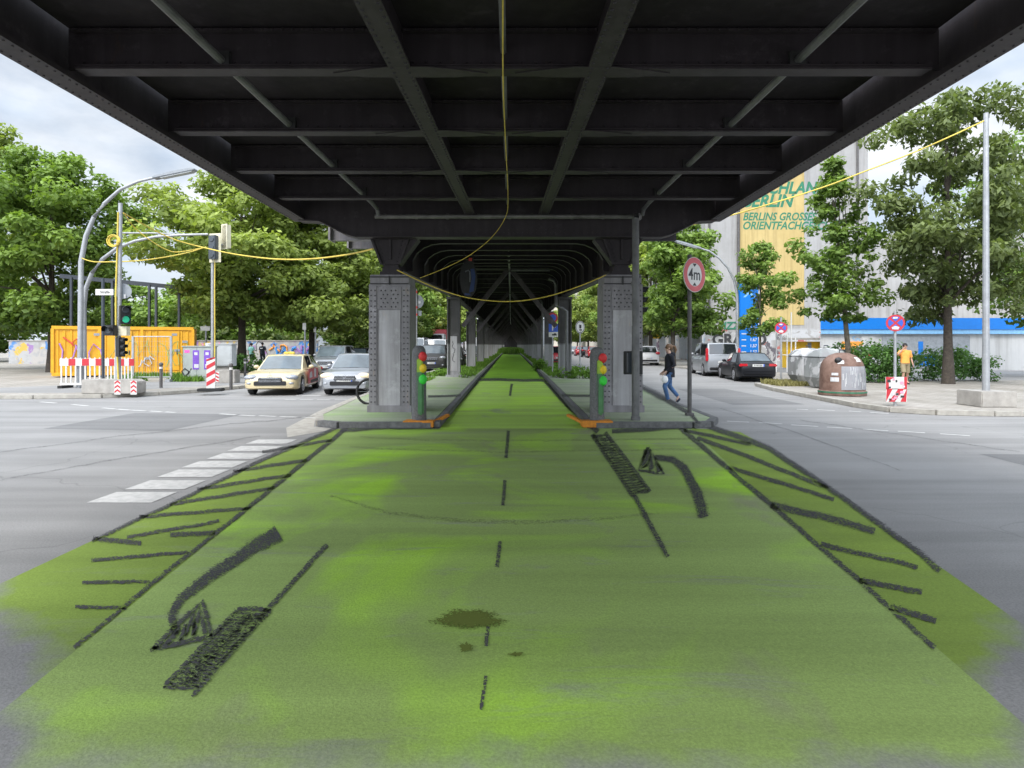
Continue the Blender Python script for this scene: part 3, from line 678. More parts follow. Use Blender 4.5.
mb = MB(); mb.tube([(1.95, 43.2, 5.0), (2.2, 43.2, 4.7), (2.2, 43.2, .12)], .07, 8); mb.build('downpipe', 'drain_pipe', VI, smooth=40)

# ------------------------------------------------------------------ signs, posts, signals
def disc(mb, c, nrm, r, t, n=28):
    nrm = Vector(nrm).normalized(); M = nrm.to_track_quat('Z', 'Y').to_matrix()
    mb.lathe([(r, 0), (r, t)], c, n, M); return mb
def face_frame(c, nrm):
    nrm = Vector(nrm).normalized(); u = Vector((0, 0, 1)).cross(nrm).normalized(); v = nrm.cross(u)
    return lambda a, b, w: Vector(c) + u * a + v * b + nrm * w
def ringm(mb, M, r0, r1, w0, w1, n=32):
    vs = []; 
    for k in range(n):
        t = 2 * math.pi * k / n; cs, sn = math.cos(t), math.sin(t)
        vs += [M(r0 * cs, r0 * sn, w0), M(r1 * cs, r1 * sn, w0), M(r1 * cs, r1 * sn, w1), M(r0 * cs, r0 * sn, w1)]
    fs = []
    for k in range(n):
        a, b = 4 * k, 4 * ((k + 1) % n)
        for q in range(4): fs.append((a + q, b + q, b + (q + 1) % 4, a + (q + 1) % 4))
    mb.add(vs, fs)
# 4 m clearance sign
b0 = Vector((4.0, 13.8, .12)); t = thing('clearance_sign', 'round red-ringed height limit sign reading 4m on a dark pole', 'road sign', b0)
mb = MB(); mb.tube([(0, 0, 0), (0, 0, 3.6)], .048, 12); mb.box((0, 0, .03), (.16, .16, .06)); mb.build('pole', 'dark_pole', t, smooth=40)
nrm = Vector((.60, -.80, 0)); cz = at(694, 275, 13.8).z - .12; cc = Vector((.09, -.06, cz)); R_ = .385
mb = MB(); disc(mb, cc - nrm * .01, nrm, R_ + .006, .016, 40); sg = mb.build('sign_plate', 'sign_white', t)
M = face_frame(cc, nrm); mb = MB(); ringm(mb, M, R_ * .68, R_ * .985, .005, .010, 44); mb.build('red_ring', 'sign_red_faded', sg)
for sgn in (1, -1): mb = MB(); mb.prism([(-.07, sgn * .245), (.07, sgn * .245), (0, sgn * .175)], (.006, .010), M); mb.build('clearance_triangle', 'sign_black', sg)
rz = math.atan2(nrm.y, nrm.x) + math.pi / 2
text_mesh('lettering', '4m', 'sign_black', sg, .36, M(-.0, -.005, .007), (math.pi / 2, 0, rz), bold=.004, depth=.002, sx=.95)
def no_stop(base, cz, r, label, h, nrm=(-.35, -.94, 0), sticker=True):
    t = thing('no_stopping_sign', label, 'road sign', base)
    mb = MB(); mb.tube([(0, 0, 0), (0, 0, h)], .035, 10); mb.build('pole', 'galvanised', t, smooth=40)
    nrm = Vector(nrm).normalized(); M = face_frame(nrm * .05 + Vector((0, 0, cz)), nrm)
    mb = MB(); disc(mb, M(0, 0, -.008), nrm, r, .014, 36); p = mb.build('sign_plate', 'sign_red', t)
    mb = MB()
    for k in range(4):
        a0 = math.pi / 4 + k * math.pi / 2; rr = r * .78
        mb.prism([(.13 * r * math.cos(a0 + math.pi / 4) * 1.2, .13 * r * math.sin(a0 + math.pi / 4) * 1.2)] + [(rr * math.cos(a0 + q), rr * math.sin(a0 + q)) for q in [.17 + 1.23 * j / 8 for j in range(9)]], (.007, .011), M)
    mb.build('blue_quarters', 'sign_blue', p)
    if sticker:
        mb = MB(); mb.prism([(-.35 * r, -.75 * r), (.3 * r, -.8 * r), (.4 * r, -.5 * r), (0, -.35 * r), (-.4 * r, -.5 * r)], (.012, .014), M); mb.prism([(-.3 * r, .5 * r), (.2 * r, .5 * r), (.25 * r, .72 * r), (-.25 * r, .72 * r)], (.012, .014), M)
        mb.build('sticker', 'sticker_white', p)
    return t
b = G(895, 406, .12); z0 = at(896, 323, b.y).z - .12
sA = no_stop(b, z0, .215, 'red and blue no stopping sign above two stickered red-white boards', z0 + .3)
for zz, h, ww in ((at(0, 383, b.y).z - .12, .32, .55), (at(0, 395, b.y).z - .12, .34, .54)):
    mb = MB(); mb.box((0, -.05, zz), (ww, .02, h)); bd = mb.build('warning_board', 'sign_white', sA)
    M = lambda u, v, w: Vector((u, -.06 - w, zz + v)); mb = MB()
    if h < .33:
        for x in (-.235, .235): mb.prism([(x - .035, -h / 2), (x + .035, -h / 2), (x + .035, h / 2), (x - .035, h / 2)], (.001, .004), M)
        mb.prism([(-.2, .07), (-.05, .155), (-.2, .155)], (.001, .004), M)
    else:
        for o in (-.30, 0, .30): mb.prism([(max(-.27, min(.27, o + u)), v) for u, v in ((-.20, -h / 2), (-.05, -h / 2), (.20, h / 2), (.05, h / 2))], (.001, .004), M)
    mb.build('red_stripes', 'sign_red', bd)
    r = random.Random(int(h * 100)); mb = MB(); mk = MB(); mp = MB()
    for k in range(9):
        x, y, a, c = r.uniform(-.2, .2), r.uniform(-h / 2 + .04, h / 2 - .04), r.uniform(.02, .05), r.uniform(.02, .04)
        (mb, mk, mp)[k % 3].prism([(x - a, y - c), (x + a, y - c * .8), (x + a * .9, y + c), (x - a, y + c)], (.005 + .001 * k, .0055 + .001 * k), M)
    mb.build('sticker', 'sticker_white', bd); mk.build('sticker', 'paint_black', bd); mp.build('sticker', 'paint_pink', bd)
b = G(781, 383, .12); z0 = at(782, 328, b.y).z - .12
no_stop(b, z0, .24, 'red and blue no stopping sign on a bare pole behind the dark saloon', z0 + .45)
# P sign under the viaduct
t = thing('parking_sign', 'blue parking sign with red no stopping disc above, beside the second right column', 'road sign', (2.36, 35, .12))
mb = MB(); mb.tube([(0, 0, 0), (0, 0, 3.4)], .035, 10); mb.build('pole', 'galvanised', t)
M = face_frame((0, -.05, 3.12), (0, -1, 0)); mb = MB(); disc(mb, M(0, 0, -.008), (0, -1, 0), .30, .014); p = mb.build('sign_plate', 'sign_red', t)
mb = MB(); disc(mb, M(0, 0, .006), (0, -1, 0), .2, .004); mb.build('blue_centre', 'sign_blue', p)
mb = MB(); mb.box((.06, -.05, 2.55), (.56, .02, .46)); p = mb.build('parking_plate', 'sign_blue', t); text_mesh('lettering', 'P', 'sign_white', p, .46, (.06, -.064, 2.55), (math.pi / 2, 0, 0), bold=.012)
mb = MB(); mb.box((.06, -.05, 2.17), (.56, .02, .28)); p = mb.build('sub_plate', 'sign_white', t); mb = MB(); mb.box((.1, -.063, 2.16), (.26, .006, .09)); mb.box((.14, -.063, 2.22), (.12, .006, .05)); mb.build('symbol', 'sign_black', p)
# white oval sign on thin pole
t = thing('round_sign', 'white round sign on a thin pole between the right columns', 'road sign', (4.03, 36, .12))
mb = MB(); mb.tube([(0, 0, 0), (0, 0, 2.85)], .04, 8); mb.build('pole', 'galvanised', t)
M = face_frame((0, -.05, 2.62), (.75, -1, 0)); mb = MB(); disc(mb, M(0, 0, 0), (.75, -1, 0), .36, .014); p = mb.build('sign_plate', 'sign_white', t)
mb = MB(); ringm(mb, M, .30, .335, .015, .018); mb.box(M(0, .04, .02), (.12, .12, .2)); mb.box(M(.02, -.16, .02), (.16, .1, .06)); mb.build('symbol', 'sign_black', p)
# sign seen from behind, with taped pole
t = thing('sign_back', 'grey back of a round sign on a red-taped pole right of the left pillar', 'road sign', (-3.68, 24, .12))
mb = MB(); mb.tube([(0, 0, 0), (0, 0, 3.75)], .035, 8); mb.build('pole', 'galvanised', t)
mb = MB(); disc(mb, (0, .05, 3.27), (0, -1, 0), .275, .015); p = mb.build('sign_plate', 'sign_grey', t)
mb = MB(); mb.box((0, .05, 2.82), (.38, .015, .2)); mb.build('sub_plate', 'sign_grey', t)
mb = MB(); mb.box((.1, .032, 3.25), (.1, .004, .1)); mb.build('sticker', 'sticker_white', p)
mb = MB()
for z in (3.6, 3.0, 2.72): mb.tube([(0, 0, z), (0, 0, z + .09)], .042, 8)
mb.build('tape', 'tape_red', t)
# dark oval blue sign hung under the viaduct
c = at(468.5, 279, 19); t = thing('hanging_sign', 'dark oval blue board with a pale hooked arrow hanging under the viaduct', 'sign', c)
mb = MB(); Mo = lambda u, v, w: Vector((u, -w, v)); mb.prism([(.27 * math.cos(q), .57 * math.sin(q)) for q in [2 * math.pi * k / 32 for k in range(32)]], (-.03, .03), Mo); p = mb.build('board', 'pillar_dark', t)
mb = MB(); mb.prism([(.02, -.42), (.16, -.38), (.22, .1), (.17, .32), (.06, .3), (.1, 0)], (.031, .034), Mo); mb.prism([(-.12, -.5), (.06, -.5), (.06, -.46), (-.12, -.44)], (.031, .034), Mo); mb.build('blue_field', mat('sign_navy', (.02, .05, .16), .5), p)
mb = MB(); mb.tube([Mo(-.1, .22, .04), Mo(0, .27, .04), Mo(.05, .2, .04), Mo(.05, -.1, .04)], .022, 6); mb.build('arrow', mat('arrow_grey', (.16, .17, .18), .6), p)
mb = MB(); mb.box((.06, -.02, .6), (.1, .06, .09)); mb.build('lamp', 'tape_red', t)
mb = MB(); mb.tube([(-.14, 0, .5), (-.14, 0, 1.05)], .02, 6); mb.tube([(.14, 0, .5), (.14, 0, 1.05)], .02, 6); mb.build('hanger', ST, t)

# green signal posts
def green_post(px, base_y, top_y, label, flip):
    b = G(px, base_y, .12); b.z = .0; b.y = max(b.y, 12.9); b.x = (px - CX) / F * b.y
    t = thing('signal_post', label, 'signal post', b); H = at(px, top_y, b.y).z
    mb = MB(); w = .15; mb.lathe([(.16, 0), (.155, .25), (.15, H - .18), (.135, H - .08), (.09, H - .02), (.03, H)], (0, 0, 0), 20); mb.build('post', 'bollard_grey', t, smooth=40)
    mb = MB(); mb.box((.045, -.10, (H - .42 + .2) / 2 + .05), (.14, .16, H - .62)); mb.build('green_front', 'bollard_green', t, bevel=.03)
    mb = MB(); mb.box((.04, -.115, H - .42), (.12, .15, .30)); mb.build('lime_band', 'lens_lime', t, bevel=.02)
    for z, m, rr in ((H - .23, 'lens_red', .098), (H - .47, 'lens_yellow', .092), (H - .70, 'lens_green', .10)):
        mb = MB(); mb.ball((.10, -.15, z), (rr * .9, .07, rr * 1.05), 16, 10); mb.build('signal_lamp', m, t, smooth=60)
    s = -1 if flip else 1
    mb = MB(); mb.prism([(-.28, -.36), (.34, -.36), (.36, -.10), (.18, -.08), (.16, -.2), (-.02, -.2), (-.06, -.02), (-.26, -.02)], (.02, .15), lambda u, v, w_: Vector((s * u, v, w_))); mb.build('base_frame', 'base_orange', t, bevel=.01)
    mb = MB(); mb.bar((s * .30, -.02, .08), (s * .58, .3, .2), .09, .05); mb.build('base_strut', 'base_orange', t)
    return t
green_post(419, 423, 345.5, 'green post with red, yellow and green lamps beside the left pillar', False)
green_post(597, 425, 347, 'green post with red, yellow and green lamps in front of the right pillar', True)
# dark box fixed to the downpipe
t = thing('control_box', 'flat dark sign box behind the downpipe at the right pillar', 'box', (2.62, 13.22, 1.06))
mb = MB(); mb.box((0, 0, .26), (.40, .10, .50)); mb.build('housing', 'pillar_dark', t, bevel=.012); mb = MB(); mb.box((-.03, -.055, .26), (.24, .012, .42)); mb.build('face', 'lens_dark', t)
mb = MB(); mb.box((0, -.10, .40), (.05, .12, .04)); mb.build('bracket', 'galvanised', t)

def signal_head(parent, c, n=2, facing=0, lit=None, body='black_plastic', size=.30, board=None, hood=True):
    """traffic light head; facing = rotation about z (0 faces -y)."""
    R = Matrix.Rotation(facing, 4, 'Z'); M = Matrix.Translation(c) @ R; h = size * n
    mb = MB(); mb.box((0, 0, 0), (size, .2, h)); mb.v = [tuple(M @ Vector(v)) for v in mb.v]
    hd = mb.build('signal_head', body, parent, bevel=.015)
    if board:
        mb = MB(); mb.box((0, .09, 0), (size + board, .02, h + board)); mb.v = [tuple(M @ Vector(v)) for v in mb.v]; mb.build('backing_board', 'cream_box', parent)
    for k in range(n):
        z = h / 2 - size / 2 - k * size
        mb = MB(); mb.lathe([(size * .36, 0), (size * .30, .03)], (0, 0, 0), 18, Matrix.Rotation(math.pi / 2, 3, 'X')); mb.v = [tuple(M @ (Vector(v) + Vector((0, -.10, z)))) for v in mb.v]
        mb.build('lens', 'lamp_green' if lit == k else 'lens_dark', hd)
        if hood:
            mb = MB(); vs = []; ring = [math.pi * (-.08 + 1.16 * q / 10) for q in range(11)]
            for y, rr in ((-.10, size * .40), (-.30, size * .40)):
                vs += [(rr * math.cos(a), y - (0 if y > -.2 else -.06 * (1 - math.sin(a))), z + rr * math.sin(a)) for a in ring]
            mb.add([tuple(M @ Vector(v)) for v in vs], [(i, i + 1, 12 + i, 11 + i) for i in range(10)]); mb.build('visor', 'black_plastic', hd)
    return hd
# mast-arm signal at left
Ym = 23.3; P_ = lambda x, y: at(x, y, Ym)
b = P_(84, 391); b.z = .12
t = thing('traffic_signal_mast', 'curved grey mast arm carrying a cream-backed traffic light over the left road', 'traffic light', b)
mb = MB(); pts = [b, (b.x, Ym, 2.2)] + [P_(*q) for q in ((84, 305), (86, 288), (92, 273), (102, 259.5), (117, 248), (135, 241), (155, 236.8), (180, 235), (208, 234.3))]
mb.tube(pts, [.10, .09, .085, .08, .075, .07, .06, .055, .05, .045, .04], 10); mb.build('mast_arm', 'galvanised', t, smooth=60, world=True)
mb = MB(); mb.tube([P_(120, 233), P_(150, 233), P_(172, 234)], .03, 6); mb.build('upper_arm', 'galvanised', t, world=True)
hc = P_(213.5, 247.5) - b; hd = signal_head(t, hc, 3, -.25, None, 'lens_dark', .30, .2, hood=False)
# slim pole with second head
b = G(212.5, 390, .12); b.y = 23.5; b.x = (212.5 - CX) / F * 23.5
t = thing('signal_pole', 'slim grey pole with cream signal head at its top beside the red-white beacon', 'traffic light', b)
mb = MB(); mb.tube([(0, 0, 0), (0, 0, 5.4)], .055, 8); mb.build('pole', 'galvanised', t)
signal_head(t, Vector((.44, .2, at(0, 236, 23.5).z - .12)), 3, 2.6, None, 'cream_box', .30, .06, hood=False)
mb = MB(); mb.bar((0, .1, 5.3), (.44, .2, 5.5), .05, .05); mb.build('bracket', 'galvanised', t)
# temporary pole in concrete foot with signal heads
b = G(118, 397, 0); b.z = 0.125; 
t = thing('temporary_signal_pole', 'temporary grey pole with black traffic lights standing in a concrete foot', 'traffic light', b); Yt = b.y
mb = MB(); zt = at(0, 207, Yt).z; mb.tube([(0, 0, .1), (0, 0, 2.4)], .09, 10); mb.tube([(.04, 0, 2.4), (.08, 0, zt)], .065, 10); mb.build('pole', 'galvanised', t, smooth=40)
mb = MB(); mb.prism([(-1.0, 0), (.75, 0), (.75, .38), (.6, .46), (-1.0, .46)], (-.3, .3), lambda u, v, w: Vector((u, w, v))); mb.build('concrete_foot', 'concrete', t, bevel=.02)
for x0 in (.18, .70):
    mb = MB(); mb.box((x0, -.306, .2), (.2, .008, .44)); p = mb.build('warning_strip', 'sign_white', t); mb = MB()
    for k in range(3): mb.prism([(x0 - .09, .03 + k * .14), (x0, .10 + k * .14), (x0 + .09, .03 + k * .14), (x0 + .09, .09 + k * .14), (x0, .16 + k * .14), (x0 - .09, .09 + k * .14)], (.311, .314), lambda u, v, w: Vector((u, -w, v)))
    mb.build('red_chevron', 'sign_red', p)
Zp = lambda y: at(0, y, Yt).z - b.z
signal_head(t, Vector((.30, -.12, Zp(315))), 2, .8, 1, size=.30)
signal_head(t, Vector((-.08, -.24, Zp(330.5))), 1, -.1, None, size=.34)
signal_head(t, Vector((.18, -.16, Zp(347))), 3, 1.15, None, size=.21)
mb = MB(); mb.box((.22, -.02, Zp(331)), (.26, .2, .30)); mb.build('junction_box', 'cream_box', t)
mb = MB(); disc(mb, (.10, .12, Zp(291)), (.2, -1, 0), .255, .014); p = mb.build('sign_plate', 'sign_grey', t)
mb = MB(); mb.box((.17, .08, Zp(296)), (.06, .01, .13)); mb.build('sticker', 'sticker_white', p)
mb = MB(); mb.tube([(.07, -.08, .3), (0, -.11, 2.2), (-.01, -.1, 3.2), (.02, -.08, 4.6), (.05, -.07, 5.9)], .028, 6); mb.build('wrapped_cable', 'yellow_cable', t)
cz = Zp(241.5); mb = MB()
for k in range(6):
    rr = .15 + .02 * (k % 3); mb.tube([(-.05 + .03 * math.sin(k * 2) + rr * math.cos(a), -.10 - .012 * k, cz + rr * math.sin(a)) for a in [2 * math.pi * q / 20 for q in range(21)]], .02, 5)
mb.build('cable_coil', 'yellow_cable', t)
# street name plate and dark post at the left edge
b = at(103, 390, 21.5); b.z = .12; t = thing('street_name_sign', 'small white street name plate on a dark post at the left edge', 'road sign', b)
mb = MB(); mb.tube([(0, 0, 0), (0, 0, 3.9)], .05, 8); mb.build('pole', 'steel_frame', t); mb = MB(); mb.box((.1, -.07, 3.42), (.62, .02, .21)); p = mb.build('name_plate', 'sign_white', t); text_mesh('lettering', 'Straße', 'sign_black', p, .13, (.12, -.083, 3.42), (math.pi / 2, 0, 0))
# signal behind the right pillar
t = thing('traffic_light', 'black traffic light with hoods peeking out behind the right pillar', 'traffic light', (3.46, 17.2, .12))
mb = MB(); mb.tube([(0, 0, 0), (0, 0, 3.3)], .05, 8); mb.build('pole', 'galvanised', t); signal_head(t, Vector((0.06, -.05, 2.8)), 3, 1.25, None, size=.28)
# lamps
def street_lamp(name, label, base, pts, hp0, hp1, Y):
    t = thing(name, label, 'street lamp', base)
    mb = MB(); P = [base] + [at(*q, Y) for q in pts]; n = len(P); mb.tube(P, [.10 - .055 * i / (n - 1) for i in range(n)], 10); mb.tube([base, base + Vector((0, 0, 1.1))], .12, 10)
    mb.build('pole', 'galvanised', t, smooth=60, world=True)
    a, c = at(*hp0, Y), at(*hp1, Y); d = (c - a); L_ = d.length; mb = MB(); M = Matrix.Translation(a) @ d.to_track_quat('X', 'Z').to_matrix().to_4x4()
    prof = [(-.0, .05), (.15, .09), (.5 * L_, .13), (.9 * L_, .11), (L_, .03)]
    top = [(x, h * .6) for x, h in prof]; bot = [(x, -.05) for x, h in prof][::-1]
    mb.prism(top + bot, (-.15, .15), lambda u, v, w: M @ Vector((u, w, v))); hd = mb.build('lamp_head', 'sign_grey', t, world=True, bevel=.02)
    mb = MB(); mb.prism([(.25, -.055), (L_ * .95, -.055), (L_ * .9, -.085), (.3, -.085)], (-.12, .12), lambda u, v, w: M @ Vector((u, w, v))); mb.build('lamp_cover', 'cabinet_pale', hd, world=True)
    return t
b = at(80, 391, 22.8); b.z = .12
street_lamp('street_lamp', 'tall grey street lamp with curved arm over the left traffic lights', b, [(81, 262), (86, 236), (94, 217), (104, 204), (120, 189.5), (138, 181.5), (157, 177)], (154, 178), (196, 169.5), 22.8)
b = at(737.5, 372, 37); b.z = .12
street_lamp('street_lamp', 'grey street lamp with curved arm in front of the painted firewall', b, [(737.5, 305), (737, 292), (734, 280), (728, 268), (719, 258), (709, 251), (699, 248)], (701, 248.5), (675, 241), 37)

# cables
def cable(name, label, pts, r=.02, n=6, group=None):
    P = [Vector(p) for p in pts]; Q = []
    for i in range(len(P) - 1):
        p0, p1, p2, p3 = P[max(i - 1, 0)], P[i], P[i + 1], P[min(i + 2, len(P) - 1)]
        for k in range(6):
            t = k / 6; Q.append(.5 * ((2 * p1) + (p2 - p0) * t + (2 * p0 - 5 * p1 + 4 * p2 - p3) * t * t + (3 * p1 - p0 - 3 * p2 + p3) * t ** 3))
    Q.append(P[-1]); mb = MB(); mb.tube(Q, r, n); o = mb.build(name, 'yellow_cable', smooth=60); return tag(o, label, 'cable', group)
cable('hanging_cable', 'yellow cable swagged between the two big pillars', [at(397, 270, 14.4), at(420, 281, 14.4), at(447, 292, 14.4), at(475, 299, 14.4), at(510, 301.5, 14.4), at(545, 297, 14.4), at(580, 286, 14.4), at(606, 275, 14.4)], .013)
cable('hanging_cable', 'thin yellow cable along the viaduct centre line, swinging off left', [at(503, -30, 4.85), at(503, 77, 6.6), at(505, 132, 8.65), at(508, 198, 12.5), at(505.5, 217, 13.9), at(492, 237, 14.1), at(470, 255, 14.2), at(445, 268, 14.3), at(420, 278, 14.35)], .008)
pa = at(123.5, 213, Yt)
cable('hanging_cable', 'long yellow cable from the temporary pole across to the viaduct', [pa, at(150, 228, 21.6), at(176, 240, 22.3), at(210, 249, 22.6), at(240, 255, 21), at(275, 259, 19.5), at(310, 259, 18), at(345, 255, 16.8), at(373, 249, 15.6)], .022)
cable('hanging_cable', 'slack yellow cable looping from temporary pole to cream signal', [pa, at(135, 228, 21.6), at(150, 240, 22), at(165, 249, 22.4), at(178, 252, 22.6), at(205, 247.5, 22.8)], .017)
cable('hanging_cable', 'low yellow cable from the street lamp pole up to the cream signal', [at(81.5, 258, 22.75), at(90, 261, 22.5), at(102, 262, 22.2), at(141, 260.5, 22.2), at(182, 254, 22.5), at(206, 247, 22.8)], .020)
cable('hanging_cable', 'yellow cable running down the slim signal pole', [(b0.x * 0 + (215 - CX) / F * 23.4, 23.4, 5.3), ((214.6 - CX) / F * 23.4, 23.4, 3.5), ((214.8 - CX) / F * 23.4, 23.4, 1.6), ((213.5 - CX) / F * 23.4, 23.4, .4)], .024)
cable('hanging_cable', 'yellow cable rising from the viaduct past the trees on the right', [at(687, 226, 17), at(723, 217.5, 16.8), at(770, 204, 16.5), at(824, 187, 16.3), at(862, 172.5, 16.1), at(922, 149, 16), at(986, 120, 16)], .018)
t = thing('temporary_pole', 'tall grey temporary pole holding the yellow cable at the far right', 'pole', ((986 - CX) / F * 16, 16, .12))
mb = MB(); mb.tube([(0, 0, 0), (0, 0, 7.6)], [.09, .06], 10); mb.build('pole', 'galvanised', t); mb = MB(); mb.box((0, 0, .2), (.9, .9, .4)); mb.build('concrete_foot', 'concrete', t, bevel=.02)

# ------------------------------------------------------------------ left corner: container, fences, cabinets
def P2(x, Y): return (x - CX) / F * Y
Yc = 30.5; xa, xb = P2(56, Yc), P2(193, Yc)
w = 6.06; xr_ = P2(193, 32.2); t = thing('yellow_container', 'yellow site container with graffiti scribbles behind the barriers', 'container', (xr_ - w / 2 * math.cos(.40), 32.2 - w / 2 * math.sin(.40), .12), .40)
mb = MB(); mb.box((0, 1.2, 1.26), (w, 2.4, 2.4)); 
for k in range(int(w / .28)):
    x = -w / 2 + .2 + k * .28
    if k % 6 != 5: mb.prism([(-.07, 0), (-.04, -.03), (.04, -.03), (.07, 0)], (.22, 2.3), lambda u, v, z: Vector((x + u, v, z)))
mb.build('body', 'container_yellow', t)
mb = MB(); mb.box((0, -.02, 2.43), (w + .06, .10, .16)); mb.box((0, -.02, .16), (w + .06, .10, .16))
for x in (-w / 2, -w * .18, w * .12, w / 2): mb.box((x, -.02, 1.3), (.13, .104, 2.16))
mb.build('frame', mat('container_edge', (.70, .34, .01), .5, var=.15), t)
for x in (-w * .03, w * .32):
    mb = MB(); mb.box((x, -.045, 1.28), (.95, .04, 2.02)); d = mb.build('door', 'container_yellow', t, bevel=.01); mb = MB(); mb.box((x + .36, -.08, 1.2), (.04, .04, .22)); mb.build('handle', 'steel_frame', d)
def scribble(mb, x0, x1, z0, z1, y, n, seed, r=.02):
    q = random.Random(seed); a = q.uniform(0, 6); pts = []
    for k in range(n * 4):
        u = k / (n * 4 - 1); pts.append((x0 + (x1 - x0) * u + .12 * math.sin(u * n * 6 + a), y, (z0 + z1) / 2 + (z1 - z0) / 2 * math.sin(u * n * 4.2 + a * 2) * q.uniform(.6, 1)))
    mb.tube(pts, r, 5)
for i, (m, args) in enumerate([('paint_purple', (-w * .5 + .2, -w * .12, .5, 1.7, -.07, 4, 1, .035)), ('paint_green', (-w * .1, w * .46, .9, 1.9, -.075, 8, 2, .012)), ('sticker_white', (w * .1, w * .2, .4, 1.1, -.075, 3, 3, .025)), ('tape_red', (-w * .5 + .5, -w * .3, 1.5, 2.0, -.07, 2, 5, .03)), ('paint_green', (w * .3, w * .48, .4, 1.4, -.075, 5, 8, .012))]):
    mb = MB(); scribble(mb, *args); mb.build('graffiti', m, t)
mb = MB()
for x, z in ((w * .0, 1.55), (w * .16, .9), (w * .38, 1.3), (w * .44, 1.75), (-w * .2, 2.1), (w * .36, 2.12)): mb.box((x, -.075, z), (.24, .006, .12))
mb.build('sticker', 'sign_grey', t)
# red-white barrier boards
for i, (x0, x1, lab) in enumerate([(60, 101, 'red-white barrier fence at the left edge in front of the yellow container'), (103, 133, 'red-white barrier fence right behind the temporary signal pole')]):
    Y = 22.4 if i else 22.6; a, b_ = P2(x0, Y), P2(x1, Y); W = b_ - a
    t = thing('barrier_fence', lab, 'barrier', ((a + b_) / 2, Y, .12), 0, 'barrier fences by the temporary signal')
    mb = MB(); z1 = 1.12
    for zz, h in ((.95, .26), (.15, .08)): mb.box((0, 0, zz), (W, .035, h))
    for k in range(9):
        x = -W / 2 + .05 + k * (W - .1) / 8; mb.box((x, .004, .54), (.05, .03, .72))
        mb.prism([(-.03, 0), (.03, 0), (0, .05)], (-.015, .015), lambda u, v, q: Vector((x + u, q, 1.08 + v)))
    mb.build('rails', 'sign_white', t)
    for k in range(3): mb = MB(); mb.box((-W / 2 + W * (.3 + .33 * k), -.02, .95), (W * .17, .006, .25)); mb.build('red_panel', 'sign_red', t)
    for x in (-W / 2 + .2, W / 2 - .2): mb = MB(); mb.box((x, 0, .05), (.16, .6, .1)); mb.build('foot', 'rubber', t)
# mesh fence panels in front of the container
Yf = 26.5
t = thing('site_fence', 'grey framed wire mesh site fence in front of the yellow container', 'fence', (P2(151, Yf), Yf, .12))
xl, xr = P2(133, Yf) - t.location.x, P2(171, Yf) - t.location.x
for x in (xl, xr):
    mb = MB(); mb.box((x, 0, .98), (.09, .06, 1.96)); mb.box((x, 0, .06), (.2, .6, .12)); mb.build('post', 'galvanised', t)
mb = MB(); mb.tube([(xl, 0, 1.94), (xr, 0, 1.94)], .025, 6); mb.tube([(xl, 0, .2), (xr, 0, .2)], .02, 6); mb.build('rail', 'galvanised', t)
mb = MB(); n = 14
for k in range(1, n): x = xl + (xr - xl) * k / n; mb.box((x, 0, 1.07), (.006, .006, 1.74))
for k in range(1, 8): mb.box(((xl + xr) / 2, .004, .2 + k * .22), (xr - xl, .006, .006))
mb.build('wire_mesh', 'galvanised', t)
# dark steel portal frame behind the container
Yp = 33; t = thing('steel_portal', 'dark steel portal frame standing behind the yellow container', 'steel frame', (P2(131, Yp), Yp, .12)); X_ = lambda x: P2(x, Yp) - t.location.x; Z_ = lambda y: at(0, y, Yp).z - .12
mb = MB()
mb.bar((X_(60), 0, Z_(276)), (X_(160), 2, Z_(284)), .14, .22)
mb.build('top_beam', 'steel_frame', t)
for x, y, q in ((104, 279, .7), (134, 282, 1.4), (140, 284, 1.5), (159, 286, 2.0), (70, 277, .1)):
    mb = MB(); mb.box((X_(x), q, Z_(y) / 2), (.11, .11, Z_(y))); mb.build('post', 'steel_frame', t)
# cabinets
Y = 27; t = thing('utility_cabinet', 'grey-green utility cabinet with two purple posters', 'cabinet', (P2(198, Y), Y, .12), .05)
mb = MB(); mb.box((-.02, .25, .78), (1.26, .5, 1.44)); mb.box((-.02, .25, 1.52), (1.34, .58, .05)); mb.box((-.02, .25, .04), (1.3, .54, .08)); mb.build('housing', 'cabinet_grey', t, bevel=.01)
for x in (-.33, .30):
    mb = MB(); mb.box((x - .02, -.008, .82), (.58, .016, 1.25)); mb.build('door', 'cabinet_grey', t, bevel=.006)
for x in (-.08, .40):
    mb = MB(); mb.box((x, -.02, .93), (.27, .006, .84)); p = mb.build('poster', 'poster_purple', t); mb = MB(); mb.box((x, -.0245, 1.2), (.14, .003, .12)); mb.box((x + .02, -.0245, .66), (.19, .003, .16)); mb.build('poster_print', 'sticker_white', p)
mb = MB(); mb.box((-.46, -.02, 1.30), (.22, .006, .12)); mb.build('sticker', 'poster_pink', t)
mb = MB(); scribble(mb, -.6, -.38, .12, .6, -.02, 2, 11, .03); mb.build('graffiti', 'paint_black', t)
Y = 28.5; t = thing('utility_cabinet', 'pale grey cabinet raised on a pedestal right of the postered one', 'cabinet', (P2(220, Y), Y, .12))
mb = MB(); mb.box((0, .3, 1.1), (1.05, .5, 1.0)); mb.box((0, .3, 1.62), (1.12, .56, .05)); mb.build('housing', 'cabinet_pale', t, bevel=.01)
mb = MB(); mb.box((0, .3, .30), (.7, .34, .6)); mb.build('pedestal', 'concrete', t); mb = MB(); mb.box((.0, .045, 1.1), (.95, .012, .9)); mb.build('door', 'cabinet_pale', t, bevel=.005)
mb = MB(); mb.box((-.62, .1, 1.5), (.2, .03, .35)); mb.build('sign_sheet', 'sticker_white', t)
